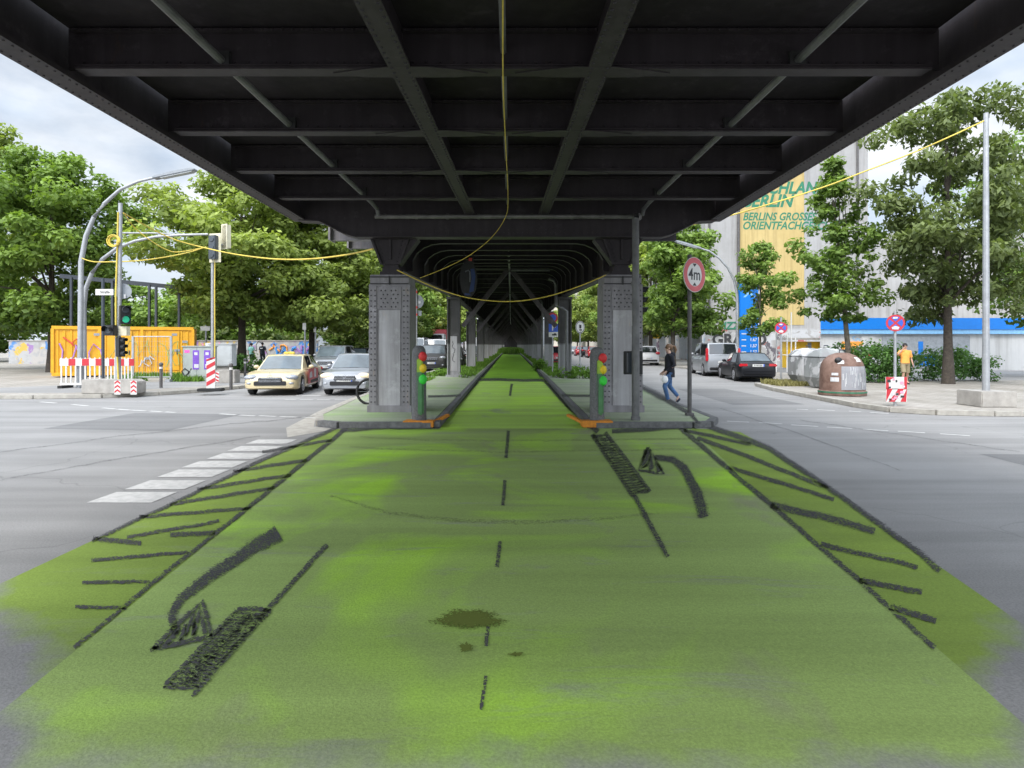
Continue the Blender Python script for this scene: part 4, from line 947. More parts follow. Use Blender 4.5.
# low concrete foot with warning strip
t = thing('concrete_block', 'low concrete block with red-white strip between the two cabinets and the beacon', 'concrete block', (P2(224, 25.4), 25.4, .12)); mb = MB(); mb.box((0, .3, .27), (.85, .5, .54)); mb.build('block', 'concrete', t, bevel=.02)
mb = MB(); mb.box((-.30, .045, .26), (.16, .008, .44)); p = mb.build('warning_strip', 'sign_white', t); mb = MB()
for k in range(3): mb.box((-.30, .039, .12 + k * .14), (.15, .004, .06), 0, 0, .5)
mb.build('red_chevron', 'sign_red', p)
# beacon
b = G(211, 391.5, .12); t = thing('warning_beacon', 'red and white striped warning beacon on a dark foot at the kerb', 'beacon', b, .1)
mb = MB(); mb.box((0, 0, .62), (.29, .04, 1.02)); p = mb.build('panel', 'sign_white', t, bevel=.005)
mb = MB(); M = lambda u, v, w: Vector((u, -.021 - w, v))
for k in range(4): z = .18 + k * .28; mb.prism([(-.14, z), (.14, z + .16), (.14, min(1.12, z + .30)), (-.14, min(1.10, z + .14))], (.0005, .004), M)
mb.build('red_stripes', 'sign_red', p); mb = MB(); mb.box((0, 0, .06), (.8, .36, .1)); mb.build('foot', 'rubber', t, bevel=.02); mb = MB(); mb.box((0, .03, .35), (.06, .04, .5)); mb.build('post', 'galvanised', t)
# bollards
bols = [(161, 388, 366, 'grey bollard standing left of the postered cabinet'), (231, 389.5, 373, 'grey bollard at the kerb just left of the beige taxi'), (245, 378, 364.5, 'short pale bollard by the shrub behind the taxi'), (196, 371, 358, 'bollard half hidden behind the postered cabinet')]
proto = None
for x, y, y1, lab in bols[:3]:
    b = G(x, y, .12)
    if proto is None:
        proto = o = thing('bollard', lab, 'bollard', b, 0, 'bollards on the left pavement'); mb = MB(); mb.lathe([(.055, 0), (.055, .82), (.075, .84), (.075, .9), (.03, .94)], (0, 0, 0), 12); mb.build('post', 'dark_pole', o, smooth=40)
        mb = MB(); mb.lathe([(.062, .70), (.062, .78)], (0, 0, 0), 12); mb.build('reflector_band', 'sign_white', o)
    else: o = copy_tree(proto)
    o.location = b; o['label'] = lab
# small sign and posts on the left pavement
for x, yb, yt, sx, sy, lab, nm in [(206, 372, 325, .55, .26, 'small white board on a thin post behind the cabinets', 'post_sign'), (305, 372, 323, .2, .4, 'grey post with narrow plate in front of the second left tree', 'post_sign'), (315.5, 371, 327, .14, .2, 'slim pale post between the taxi and the grey hatchback', 'post_sign')]:
    b = G(x, yb, .12); t = thing(nm, lab, 'road sign', b); H = at(0, yt, b.y).z - .12
    mb = MB(); mb.tube([(0, 0, 0), (0, 0, H)], .05, 8); mb.build('pole', 'galvanised', t); mb = MB(); mb.box((-.02, -.06, H - .2), (sx, .02, sy)); mb.build('sign_plate', 'sign_white', t)
# graffiti wall with hedge behind
t = thing('graffiti_wall', 'low grey wall covered in colourful graffiti behind the left pavement', 'wall', (P2(235, 52), 52, .12))
mb = MB(); mb.box((-6, 0, .95), (26, .25, 1.9)); mb.build('wall', 'graffiti_wall', t)
mb = MB(); mb.box((-6, 0, 1.94), (26.2, .34, .08)); mb.build('coping', 'concrete', t)
for i, (m, a) in enumerate([('paint_blue', (3.4, 5.2, .5, 1.5, -.14, 3, 21, .12)), ('paint_orange', (3.0, 4.6, 1.0, 1.7, -.16, 3, 22, .07)), ('paint_blue', (-4.5, -3.6, .2, 1.7, -.14, 2, 23, .16)), ('paint_pink', (-2.6, -1.2, .8, 1.9, -.14, 3, 24, .07)), ('paint_black', (.2, 2.2, .9, 2.0, -.14, 4, 25, .03)), ('paint_purple', (5.4, 6.4, .8, 1.6, -.14, 3, 26, .09))]):
    mb = MB(); scribble(mb, *a); mb.build('graffiti', m, t)

# ------------------------------------------------------------------ vegetation
def leaf_cloud(clumps, per, size, seed, flat=.6, droop=0.0):
    """clumps: (x,y,z,r,tone). returns mesh of many leaf-size faces, tone stored per vertex."""
    g = np.random.default_rng(seed); V = []; T = []
    cz = np.array([c[2] for c in clumps]); zlo, zhi = cz.min(), cz.max() + 1e-6
    for (x, y, z, r, tone) in clumps:
        n = max(6, int(per * r * r))
        d = g.normal(size=(n, 3)); d /= np.linalg.norm(d, axis=1)[:, None]; rad = r * g.random(n) ** (1 / 2.2)
        p = np.array([x, y, z]) + d * rad[:, None] * np.array([1, 1, flat])
        nrm = d * .7 + g.normal(size=(n, 3)) * .55 + np.array([0, 0, .75]); nrm /= np.linalg.norm(nrm, axis=1)[:, None]
        a = np.cross(nrm, g.normal(size=(n, 3))); a /= np.linalg.norm(a, axis=1)[:, None] + 1e-9; b = np.cross(nrm, a)
        s = size * g.uniform(.6, 1.3, n)[:, None]; a = a * s; b = b * s * .62; a[:, 2] -= droop * s[:, 0]
        V.append(np.stack([p - a, p + b * .9 - a * .1, p + a, p - b * .9 - a * .1], 1))
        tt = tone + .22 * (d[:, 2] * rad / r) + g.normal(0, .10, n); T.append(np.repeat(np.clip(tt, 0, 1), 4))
    V = np.concatenate(V).reshape(-1, 3); T = np.concatenate(T); nf = len(V) // 4
    me = bpy.data.meshes.new('leaves'); me.vertices.add(len(V)); me.vertices.foreach_set('co', V.astype(np.float32).ravel())
    me.loops.add(nf * 4); me.loops.foreach_set('vertex_index', np.arange(nf * 4, dtype=np.int32))
    me.polygons.add(nf); me.polygons.foreach_set('loop_start', np.arange(0, nf * 4, 4, dtype=np.int32)); me.polygons.foreach_set('loop_total', np.full(nf, 4, np.int32))
    me.update(calc_edges=True); at_ = me.attributes.new('tone', 'FLOAT', 'POINT'); at_.data.foreach_set('value', T.astype(np.float32)); return me
def crown_clumps(rx, ry, z0, z1, n, seed, shape='oval', cr=(.7, 1.3), gap=.15):
    g = random.Random(seed); out = []
    ph = [g.uniform(0, 6.3) for _ in range(6)]
    for k in range(n * 3):
        if len(out) >= n: break
        u = g.random(); z = z0 + (z1 - z0) * u; th = g.uniform(0, 2 * math.pi)
        if shape == 'oval': prof = math.sqrt(max(0, 1 - ((u - .45) / .56) ** 2))
        elif shape == 'cone': prof = (1 - u) ** .75 * min(1, .45 + u * 4)
        else: prof = min(1, u * 4) * (1 - .6 * u)
        prof *= 1 + .22 * math.sin(2 * th + ph[0] + u * 5) + .16 * math.sin(3 * th + ph[1] - u * 8) + .12 * math.sin(7 * u * 3 + ph[2])
        rr = g.random() ** .45 * prof; r = g.uniform(*cr) * (.65 + .35 * prof)
        if g.random() < gap: continue
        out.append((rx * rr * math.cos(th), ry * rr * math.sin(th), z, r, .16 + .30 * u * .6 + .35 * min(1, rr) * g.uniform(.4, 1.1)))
    return out
def tree_mesh(seed, H, trunk_r, z_fork, clumps, nlimb=8, lean=(0, 0)):
    g = random.Random(seed); mb = MB(); top = Vector((lean[0], lean[1], H * .82)); pts = []
    for k in range(8):
        u = k / 7; pts.append(Vector((lean[0] * u + g.uniform(-.06, .06) * H * .1 * u, lean[1] * u + g.uniform(-.06, .06) * H * .1 * u, H * .82 * u)))
    mb.tube(pts, [trunk_r * (1.35 if k == 0 else 1) * (1 - .82 * k / 7) for k in range(8)], 9)
    cs = sorted(clumps, key=lambda c: g.random())[:nlimb * 2]
    for i, c in enumerate(cs):
        tgt = Vector(c[:3]); zb = max(z_fork, min(tgt.z - .4, z_fork + (tgt.z - z_fork) * g.uniform(.25, .7))); u = min(1, zb / (H * .82)); base = pts[0].lerp(pts[-1], u)
        if tgt.z < zb + .2: continue
        mid = base.lerp(tgt, .5) + Vector((g.uniform(-.2, .2), g.uniform(-.2, .2), .25)); r0 = trunk_r * (.5 if i < nlimb else .28) * (1 - .6 * u)
        mb.tube([base, base.lerp(mid, .5) + Vector((0, 0, .05)), mid, tgt], [r0, r0 * .8, r0 * .55, r0 * .15], 6)
    return mb
def make_tree(name, label, loc, H, rx, z0, seed, n=90, per=120, size=.15, leaf='leaf_green', shape='oval', cr=(.7, 1.3), trunk_r=.2, bark='bark', z_fork=None, lean=(0, 0), coff=(0, 0), group=None, gap=.15, droop=0, ry=None):
    t = thing(name, label, 'tree', loc, 0, group); cl = crown_clumps(rx, ry or rx, z0, H, n, seed, shape, cr, gap)
    cl = [(x + coff[0], y + coff[1], z, r, tn) for x, y, z, r, tn in cl]
    tree_mesh(seed, H, trunk_r, z_fork or z0 * .9, cl, lean=lean).build('trunk', bark, t, smooth=60)
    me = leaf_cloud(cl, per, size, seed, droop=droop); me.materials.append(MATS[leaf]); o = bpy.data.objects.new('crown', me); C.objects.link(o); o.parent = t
    return t
Z12 = .12
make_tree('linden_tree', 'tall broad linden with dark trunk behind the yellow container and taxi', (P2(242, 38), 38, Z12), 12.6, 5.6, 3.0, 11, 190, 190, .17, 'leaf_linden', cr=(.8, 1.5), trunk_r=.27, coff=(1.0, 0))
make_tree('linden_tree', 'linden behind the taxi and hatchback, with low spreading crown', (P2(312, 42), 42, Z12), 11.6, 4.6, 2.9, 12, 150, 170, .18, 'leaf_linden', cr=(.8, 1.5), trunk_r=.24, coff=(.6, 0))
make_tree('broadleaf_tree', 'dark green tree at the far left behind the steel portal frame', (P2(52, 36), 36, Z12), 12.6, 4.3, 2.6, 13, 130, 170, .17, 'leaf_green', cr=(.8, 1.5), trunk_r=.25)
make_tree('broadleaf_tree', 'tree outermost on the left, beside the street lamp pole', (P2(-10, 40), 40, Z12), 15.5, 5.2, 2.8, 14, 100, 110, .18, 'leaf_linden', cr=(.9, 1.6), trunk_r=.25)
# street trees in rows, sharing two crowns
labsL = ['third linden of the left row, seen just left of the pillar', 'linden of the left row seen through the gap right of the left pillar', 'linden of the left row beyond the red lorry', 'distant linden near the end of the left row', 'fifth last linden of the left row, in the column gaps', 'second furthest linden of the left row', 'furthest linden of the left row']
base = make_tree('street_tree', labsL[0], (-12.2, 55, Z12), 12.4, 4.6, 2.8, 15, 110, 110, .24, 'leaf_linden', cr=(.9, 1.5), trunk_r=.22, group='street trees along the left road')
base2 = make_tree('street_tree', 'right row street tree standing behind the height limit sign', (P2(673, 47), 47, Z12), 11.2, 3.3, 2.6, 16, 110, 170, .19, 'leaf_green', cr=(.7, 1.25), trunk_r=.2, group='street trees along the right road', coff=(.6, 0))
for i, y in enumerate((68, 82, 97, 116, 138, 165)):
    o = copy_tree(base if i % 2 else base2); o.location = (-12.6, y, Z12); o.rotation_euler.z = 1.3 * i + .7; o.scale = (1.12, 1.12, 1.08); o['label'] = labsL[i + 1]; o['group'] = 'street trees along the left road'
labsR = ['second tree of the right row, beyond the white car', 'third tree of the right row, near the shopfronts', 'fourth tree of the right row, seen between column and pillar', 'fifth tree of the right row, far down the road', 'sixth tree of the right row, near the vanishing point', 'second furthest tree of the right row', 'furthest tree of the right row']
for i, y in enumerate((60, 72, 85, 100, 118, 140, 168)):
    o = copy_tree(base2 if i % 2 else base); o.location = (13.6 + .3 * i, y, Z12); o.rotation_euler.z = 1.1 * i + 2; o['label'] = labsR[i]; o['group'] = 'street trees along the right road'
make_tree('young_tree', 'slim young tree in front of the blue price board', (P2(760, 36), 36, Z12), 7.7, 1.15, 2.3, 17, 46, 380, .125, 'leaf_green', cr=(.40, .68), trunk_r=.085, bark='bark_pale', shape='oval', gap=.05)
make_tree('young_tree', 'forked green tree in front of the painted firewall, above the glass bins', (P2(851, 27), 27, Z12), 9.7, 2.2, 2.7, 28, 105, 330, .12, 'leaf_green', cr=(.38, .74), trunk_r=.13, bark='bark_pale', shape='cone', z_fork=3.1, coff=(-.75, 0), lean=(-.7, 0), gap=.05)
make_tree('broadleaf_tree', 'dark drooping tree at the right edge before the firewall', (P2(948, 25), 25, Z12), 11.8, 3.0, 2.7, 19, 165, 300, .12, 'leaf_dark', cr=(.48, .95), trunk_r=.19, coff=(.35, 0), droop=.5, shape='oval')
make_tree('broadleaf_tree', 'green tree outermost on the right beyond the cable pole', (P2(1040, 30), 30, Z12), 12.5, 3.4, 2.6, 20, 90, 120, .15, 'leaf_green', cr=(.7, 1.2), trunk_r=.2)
# background trees behind the graffiti wall
bt = [(-27, 60, 'background tree behind the graffiti wall, centre'), (-38, 62, 'background tree behind the container, right of the portal'), (-50, 58, 'background tree behind the container, at the left'), (-62, 64, 'background tree at the outer left'), (-19, 74, 'background tree behind the two walkers'), (-31, 84, 'background tree deep behind the wall'), (-46, 86, 'background tree deepest at the left')]
bg = None
for i, (x, y, lab) in enumerate(bt):
    if bg is None: bg = o = make_tree('background_tree', lab, (x, y, 0), 8.6, 5.2, 1.2, 31, 90, 70, .28, 'leaf_green', cr=(1.0, 1.7), trunk_r=.22, group='background trees behind the graffiti wall')
    else: o = copy_tree(bg); o.location = (x, y, 0); o.rotation_euler.z = i * 1.7; o['label'] = lab; s = random.uniform(.85, 1.15); o.scale = (s, s, s)
def bush(name, label, loc, rx, ry, H, seed, n=30, per=400, size=.07, leaf='leaf_bush', cat='shrub', group=None):
    g = random.Random(seed); cl = []; n = int(n * 1.5)
    for k in range(n):
        x, y = g.uniform(-1, 1), g.uniform(-1, 1); z = g.uniform(.12, 1) * H * (1 - .35 * x * x)
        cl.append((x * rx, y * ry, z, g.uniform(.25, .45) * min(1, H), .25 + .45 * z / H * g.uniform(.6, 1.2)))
    t = thing(name, label, cat, loc, 0, group); me = leaf_cloud(cl, per, size, seed, .8); me.materials.append(MATS[leaf]); o = bpy.data.objects.new('foliage', me); C.objects.link(o); o.parent = t
    mb = MB()
    for c in cl[:10]: mb.tube([(c[0] * .4, c[1] * .4, 0), (c[0] * .8, c[1] * .8, c[2] * .6), c[:3]], [.015, .01, .004], 5)
    mb.build('stems', 'bark', t); return t
bush('hedge', 'tall dark clipped hedge running above the graffiti wall', (-24, 53.5, 0), 13, .7, 3.5, 41, 130, 60, .2, 'leaf_dark', 'hedge')
bush('shrub', 'low green shrub behind the taxi at the foot of the dark trunk', (P2(247, 36), 35, Z12), 1.6, .6, 1.1, 42, 34, 300, .09)
bush('shrub', 'large light green shrub between the brown glass bin and the signed pole', (P2(877, 26), 26, Z12), .95, .6, 1.75, 43, 46, 420, .07)
bush('shrub', 'green shrub behind the grey glass bins', (P2(842, 28.5), 28.5, Z12), 1.0, .5, 1.7, 44, 40, 300, .08)
bush('hedge', 'clipped green hedge right of the man in orange', (P2(945, 27), 27, Z12), 1.85, .5, 1.45, 45, 60, 380, .07, 'leaf_bush', 'hedge')
bush('shrub', 'round bush beside the second right column', (P2(583, 29), 29.2, .05), .55, .4, .62, 46, 16, 420, .07, 'leaf_grass')
bush('shrub', 'weeds in front of the second right column', (P2(560, 31), 29.6, .05), .4, .3, .5, 47, 10, 420, .07, 'leaf_grass')
bush('shrub', 'weeds at the foot of the third right column', (P2(541, 40), 40, .05), .5, .5, .75, 48, 14, 420, .08, 'leaf_grass')
bush('shrub', 'grass clump left of the second left column', (P2(437, 31.5), 31.5, .05), .6, .4, .4, 49, 14, 420, .07, 'leaf_grass')
bush('shrub', 'flowering weeds right of the second left column', (P2(464, 29.8), 29.8, .05), .25, .3, .35, 50, 8, 420, .06, 'leaf_grass')
# grass: along the far median, kerb strips
def grass(name, rects, n, h, seed, leaf='leaf_grass'):
    g = np.random.default_rng(seed); V = []; T = []; tot = sum((b - a) * (d - c) for a, b, c, d, z in rects)
    for a, b, c, d, z in rects:
        k = int(n * (b - a) * (d - c) / tot); x = g.uniform(a, b, k); y = g.uniform(c, d, k); th = g.uniform(0, 6.3, k); hh = h * g.uniform(.4, 1.2, k); w = .012 + .012 * g.random(k) + .0006 * y
        dx, dy = np.cos(th) * w, np.sin(th) * w; lx, ly = g.normal(0, .35, k) * hh, g.normal(0, .35, k) * hh; zz = np.full(k, z)
        V.append(np.stack([np.stack([x - dx, y - dy, zz], 1), np.stack([x + dx, y + dy, zz], 1), np.stack([x + lx, y + ly, zz + hh], 1)], 1)); T.append(np.repeat(g.uniform(.1, .9, k), 3))
    V = np.concatenate(V).reshape(-1, 3); T = np.concatenate(T); nf = len(V) // 3
    me = bpy.data.meshes.new(name); me.vertices.add(len(V)); me.vertices.foreach_set('co', V.astype(np.float32).ravel()); me.loops.add(nf * 3); me.loops.foreach_set('vertex_index', np.arange(nf * 3, dtype=np.int32))
    me.polygons.add(nf); me.polygons.foreach_set('loop_start', np.arange(0, nf * 3, 3, dtype=np.int32)); me.polygons.foreach_set('loop_total', np.full(nf, 3, np.int32)); me.update(calc_edges=True)
    at_ = me.attributes.new('tone', 'FLOAT', 'POINT'); at_.data.foreach_set('value', T.astype(np.float32)); me.materials.append(MATS[leaf]); o = bpy.data.objects.new(name, me); C.objects.link(o); o['kind'] = 'stuff'; o['label'] = 'green grass on the median between the columns'; o['category'] = 'grass'; return o
grass('median_grass', [(-4.4, -1.85, 31.5, 120, .12), (1.95, 4.4, 31.5, 120, .12), (-4.3, -3.6, 20, 30, .12)], 42000, .13, 61)
o = grass('far_grass', [(-2.6, 2.6, 118, 190, .0)], 9000, 1.0, 62); o['label'] = 'tall pale grass at the far end of the green path'
leaf_mat('leaf_straw', (.14, .13, .05), (.40, .36, .16))
o = grass('kerb_grass', [(10.3, 12.0, 23.6, 25.4, .12)], 2600, .20, 63, 'leaf_straw'); o['label'] = 'dry pale grass on the right kerb strip'
o = grass('left_kerb_grass', [(-18.5, -13.8, 29.6, 30.3, .12), (-14.8, -13.4, 26.4, 27.0, .12), (-17.2, -16.0, 26.2, 27.2, .12)], 2600, .28, 64, 'leaf_grass'); o['label'] = 'weeds along the container and cabinets on the left'

# ------------------------------------------------------------------ cars
def smoothstep(a, b, x): t = max(0, min(1, (x - a) / (b - a))); return t * t * (3 - 2 * t)
def car(name, label, cat, loc, rz, body, L=4.5, W=1.78, H=1.46, hood=.86, belt=.92, trunk=.98, ws=(1.15, 2.0), rf=(3.35, 4.05), wb=2.65, fo=.86, wr=.315, glass='glass_dark', lamps='headlamp', group=None, zb=.20, kind='saloon', grille='chrome', roof_w=.74, plate=True):
    """front towards -y; t runs from the nose (0) to the tail (L)."""
    t_ = thing(name, label, cat, loc, rz, group); m = MATS[body]
    hw = W / 2; ax = (fo, fo + wb)
    top = [(0, hood - .34), (.05, hood - .20), (.18, hood - .09), (.45, hood - .03), (ws[0], hood + .03), (ws[0] + .5, belt), (rf[1] - .2, belt + .02), (rf[1], trunk), (L - .25, trunk - .02), (L - .06, trunk - .08), (L, trunk - .25)]
    wid = [(0, .80), (.06, .88), (.2, .955), (.5, .99), (1.2, 1), (L - 1.0, 1), (L - .35, .975), (L - .1, .92), (L, .86)]
    def ip(tab, x):
        for (a, b), (c, d) in zip(tab, tab[1:]):
            if x <= c: return b + (d - b) * max(0, (x - a)) / (c - a)
        return tab[-1][1]
    stations = sorted(set([0, .05, .12, .2, .32, .45] + [round(.45 + (L - .75) * k / 46, 3) for k in range(1, 47)] + [L - .2, L - .12, L - .05, L]))
    ar = wr + .055
    def ring(x):
        w = hw * ip(wid, x); zt = ip(top, x); z0 = zb + (.10 * max(0, 1 - x / .3)) * .6 + .08 * max(0, 1 - (L - x) / .4)
        for a in ax:
            if abs(x - a) < ar: z0 = max(z0, wr * .98 + math.sqrt(ar * ar - (x - a) ** 2) * .98)
        z0 = min(z0, zt - .14); zz = lambda f: z0 + f * (zt - z0)
        pts = [(0, z0), (w * .93, z0), (w * .985, zz(.07)), (w, zz(.35)), (w * .985, zz(.66)), (w * .955, zz(.88)), (w * .87, zz(.975)), (w * .45, zt + .015), (0, zt + .022)]
        return pts
    vs = []; fs = []; nr = 16
    for x in stations:
        r = ring(x); full = r + [(-a, z) for a, z in r[-2:0:-1]]
        vs += [(a, x - L / 2, z) for a, z in full]
    for i in range(len(stations) - 1):
        for k in range(nr): fs.append((i * nr + k, i * nr + (k + 1) % nr, (i + 1) * nr + (k + 1) % nr, (i + 1) * nr + k))
    fs += [tuple(range(nr)), tuple((len(stations) - 1) * nr + k for k in range(nr))]
    mb = MB(); mb.add(vs, fs); bd = mb.build('body', m, t_, smooth=42)
    # cabin
    wbm = hw * .93; wr_ = hw * roof_w; za = hood + .0; zd = trunk - .02; zbelt = belt - .03; y = lambda q: q - L / 2
    mid = (ws[1] + rf[0]) / 2
    A = (wbm * .93, y(ws[0]), za); A2 = (wbm, y(ws[0] + .55), zbelt); D2 = (wbm, y(rf[1] - .35), zbelt); D = (wbm * .92, y(rf[1]), zd); B = (wr_ * .95, y(ws[1]), H - .045); Bm = (wr_, y(mid), H - .01); Cc = (wr_ * .95, y(rf[0]), H - .04)
    mir = lambda p: (-p[0], p[1], p[2]); V = [A, A2, D2, D, B, Bm, Cc]; vv = V + [mir(p) for p in V]
    vv += [(0, y(ws[1]) - .03, H - .02), (0, y(mid), H), (0, y(rf[0]) + .02, H - .02), (0, y(ws[0]) - .06, za + .02), (0, y(rf[1]) + .04, zd + .02)]
    fs = [(0, 4, 14, 17), (17, 14, 11, 7), (3, 18, 16, 6), (18, 10, 13, 16), (4, 5, 15, 14), (14, 15, 12, 11), (5, 6, 16, 15), (15, 16, 13, 12)]
    for o in (0, 7): fs += [(0 + o, 1 + o, 4 + o), (1 + o, 5 + o, 4 + o), (1 + o, 2 + o, 5 + o), (2 + o, 6 + o, 5 + o), (2 + o, 3 + o, 6 + o)]
    mb = MB(); mb.add(vv, fs); cab = mb.build('roof', m, t_, smooth=50)
    def panel(name, corners, inset, m_, off=.012, parent=t_, n=4):
        a, b, c, d = [Vector(p) for p in corners]; cen = (a + b + c + d) / 4; nr_ = (c - a).cross(d - b).normalized()
        if nr_.dot(cen - Vector((0, cen.y * .3, .6))) < 0: nr_ = -nr_
        q = []
        for p, p1, p2 in ((a, b, d), (b, a, c), (c, d, b), (d, c, a)):
            q.append(p + (p1 - p).normalized() * inset + (p2 - p).normalized() * inset + nr_ * off)
        vs = []; 
        for i in range(n + 1):
            for k in range(n + 1):
                u, v = i / n, k / n; p = q[0] * (1 - u) * (1 - v) + q[1] * u * (1 - v) + q[2] * u * v + q[3] * (1 - u) * v; vs.append(p)
        mb = MB(); mb.add(vs, [(i * (n + 1) + k, (i + 1) * (n + 1) + k, (i + 1) * (n + 1) + k + 1, i * (n + 1) + k + 1) for i in range(n) for k in range(n)])
        return mb.build(name, m_, parent, smooth=60)
    # windscreen & rear window in two halves following the cabin's crown
    def bow(name, lo, hi, clo, chi, inset, off):
        lo, hi, clo, chi = map(Vector, (lo, hi, clo, chi)); vs = []; nrm = (hi - lo).cross(Vector((1, 0, 0))).normalized()
        if nrm.dot(Vector((0, lo.y + hi.y, .5))) < 0: nrm = -nrm
        n = 10
        for j in range(5):
            v = .06 + .86 * j / 4
            for i in range(n + 1):
                u = -1 + 2 * i / n; e = lo.lerp(hi, v); c_ = clo.lerp(chi, v); s = abs(u); p = c_.lerp(Vector((e.x, e.y, e.z)), s); p.x = e.x * u * inset; vs.append(p + nrm * off)
        mb = MB(); mb.add(vs, [(j * (n + 1) + i, j * (n + 1) + i + 1, (j + 1) * (n + 1) + i + 1, (j + 1) * (n + 1) + i) for j in range(4) for i in range(n)]); return mb.build(name, glass if name == 'windscreen' or glass == 'glass_bright' else 'glass_dark', t_, smooth=60)
    bow('windscreen', A, B, (0, y(ws[0]) - .06, za + .02), (0, y(ws[1]) - .03, H - .02), .93, .015)
    bow('rear_window', D, Cc, (0, y(rf[1]) + .04, zd + .02), (0, y(rf[0]) + .02, H - .02), .90, .015)
    for s in (1, -1):
        f = (lambda p: p) if s > 0 else mir
        M1 = ((A2[0] + 0), y(mid) - .02, zbelt); 
        panel('side_window', [f(A2), f((wbm, y(mid) - .06, zbelt)), f((wr_, y(mid) - .06, H - .02)), f(B)], .05, 'glass_dark')
        panel('side_window', [f((wbm, y(mid) + .04, zbelt)), f(D2), f(Cc), f((wr_, y(mid) + .04, H - .02))], .05, 'glass_dark')
        mb = MB(); mb.ball((s * (hw + .06), y(ws[0] + .62), belt + .06), (.10, .06, .075), 10, 6); mb.bar((s * hw * .93, y(ws[0] + .62), belt), (s * (hw + .04), y(ws[0] + .62), belt + .03), .05, .04); mb.build('wing_mirror', m, t_, smooth=60)
        # door seams and handles
        for x0 in (ws[0] + .38, mid - .02, min(rf[1] - .45, ax[1] - .05)):
            r = ring(x0); 
            if r[0][1] > .4: r = ring(x0 - .3)
            mb = MB(); pts = [(a * s + s * .004, z) for a, z in r[2:6]]; vs = [(a, y(x0) + o, z) for o in (-.009, .009) for a, z in pts]
            mb.add(vs, [(i, i + 1, 5 + i, 4 + i) for i in range(3)]); mb.build('door_seam', 'black_plastic', t_)
        for x0 in (mid - .22, rf[1] - .75):
            mb = MB(); mb.box((s * (hw * .982 + .01), y(x0), belt - .13), (.03, .18, .03)); mb.build('door_handle', m, t_, bevel=.006)
        # lamps
        mb = MB(); mb.ball((s * hw * .72, y(.17), hood - .19), (.235, .17, .10), 14, 8); mb.build('headlight', lamps, t_, smooth=70)
        if kind == 'van': mb = MB(); mb.box((s * hw * .90, y(L - .05), 1.18), (.14, .13, .72)); mb.build('tail_light', 'tail_red', t_, bevel=.03)
        elif kind == 'hatch': mb = MB(); mb.ball((s * hw * .80, y(L - .10), trunk - .02), (.20, .13, .13), 12, 8); mb.build('tail_light', 'tail_red', t_, smooth=70)
        else: mb = MB(); mb.box((s * hw * .73, y(L - .065), trunk - .17), (.40, .13, .15)); mb.build('tail_light', 'tail_red', t_, bevel=.04, smooth=50)
    # front and tail fittings
    mb = MB(); gz = hood - .27; mb.box((0, y(.0), gz), (hw * .84, .09, .16)); g = mb.build('grille', 'black_plastic', t_, bevel=.02)
    mb = MB()
    for k in range(3): mb.box((0, y(-.048), gz - .05 + .05 * k), (hw * .80, .012, .014))
    mb.box((0, y(-.046), gz + .085), (hw * .84, .016, .016)); mb.build('grille_bars', grille, g)
    mb = MB(); mb.box((0, y(.0), zb + .22), (hw * 1.15, .07, .14)); mb.box((hw * .72, y(.07), zb + .22), (.26, .07, .12)); mb.box((-hw * .72, y(.07), zb + .22), (.26, .07, .12)); mb.build('air_intake', 'black_plastic', t_, bevel=.02)
    for s in (1, -1): mb = MB(); mb.ball((s * hw * .74, y(.04), zb + .22), (.10, .06, .05), 10, 6); mb.build('fog_lamp', 'headlamp', t_, smooth=60)
    for yy, zz in ((y(-.03), zb + .34), (y(L + .012), trunk - .17 if kind == 'saloon' else .62 if kind != 'van' else .78)):
        mb = MB(); mb.box((0, yy, zz), (.52, .02, .115)); p = mb.build('number_plate', 'plate_white', t_); s = -1 if yy < 0 else 1
        mb = MB(); mb.box((-.235 * -s * -1, yy + s * .011, zz), (.045, .004, .11)); mb.build('plate_stripe', 'plate_blue', p)
        mb = MB()
        for k in range(6): mb.box((-.14 + .062 * k, yy + s * .011, zz), (.030, .004, .065))
        mb.build('plate_marks', 'paint_black', p)
    mb = MB(); mb.box((0, y(L + .004), zb + .22), (hw * 1.5, .06, .16)); mb.build('rear_bumper', m if kind == 'saloon' else 'black_plastic', t_, bevel=.03)
    mb = MB(); mb.box((0, 0, .42), (W * .74, L * .92, .34)); mb.build('underbody', 'black_plastic', t_)
    for a in ax:
        for s in (1, -1):
            c = Vector((s * (hw - .12), y(a), wr)); R = Matrix.Rotation(math.pi / 2, 3, 'Y'); mb = MB()
            mb.lathe([(wr * .62, -.11), (wr * .9, -.11), (wr, -.08), (wr, .08), (wr * .9, .11), (wr * .62, .11)], c, 26, R); wl = mb.build('wheel', 'rubber', t_, smooth=40)
            mb = MB(); cc = c + Vector((s * .108, 0, 0))
            for k in range(7):
                q = 2 * math.pi * k / 7; mb.bar(cc, cc + Vector((s * .012, math.cos(q) * wr * .60, math.sin(q) * wr * .60)), .05, .025, (1, 0, 0))
            ringm(mb, lambda a, b_, w: c + Vector((s * (.10 + w), a, b_)), wr * .55, wr * .66, 0, .025, 24); mb.lathe([(wr * .16, -.01), (wr * .16, .03)], c + Vector((s * .09, 0, 0)), 24, R); mb.build('rim', 'alloy', wl)
            
    return t_
R = math.radians
paint('beige', (.52, .43, .25)); paint('silver', (.27, .28, .295), .3); paint('grey_silver', (.22, .23, .24), .4); paint('black', (.006, .0065, .008)); paint('white', (.52, .52, .52)); paint('red', (.36, .015, .02)); mat('paint_anthracite', (.006, .0065, .009), .4, var=.05, scale=1.5, coat=.12, spec=.3); paint('blue_grey', (.10, .14, .2), .2)
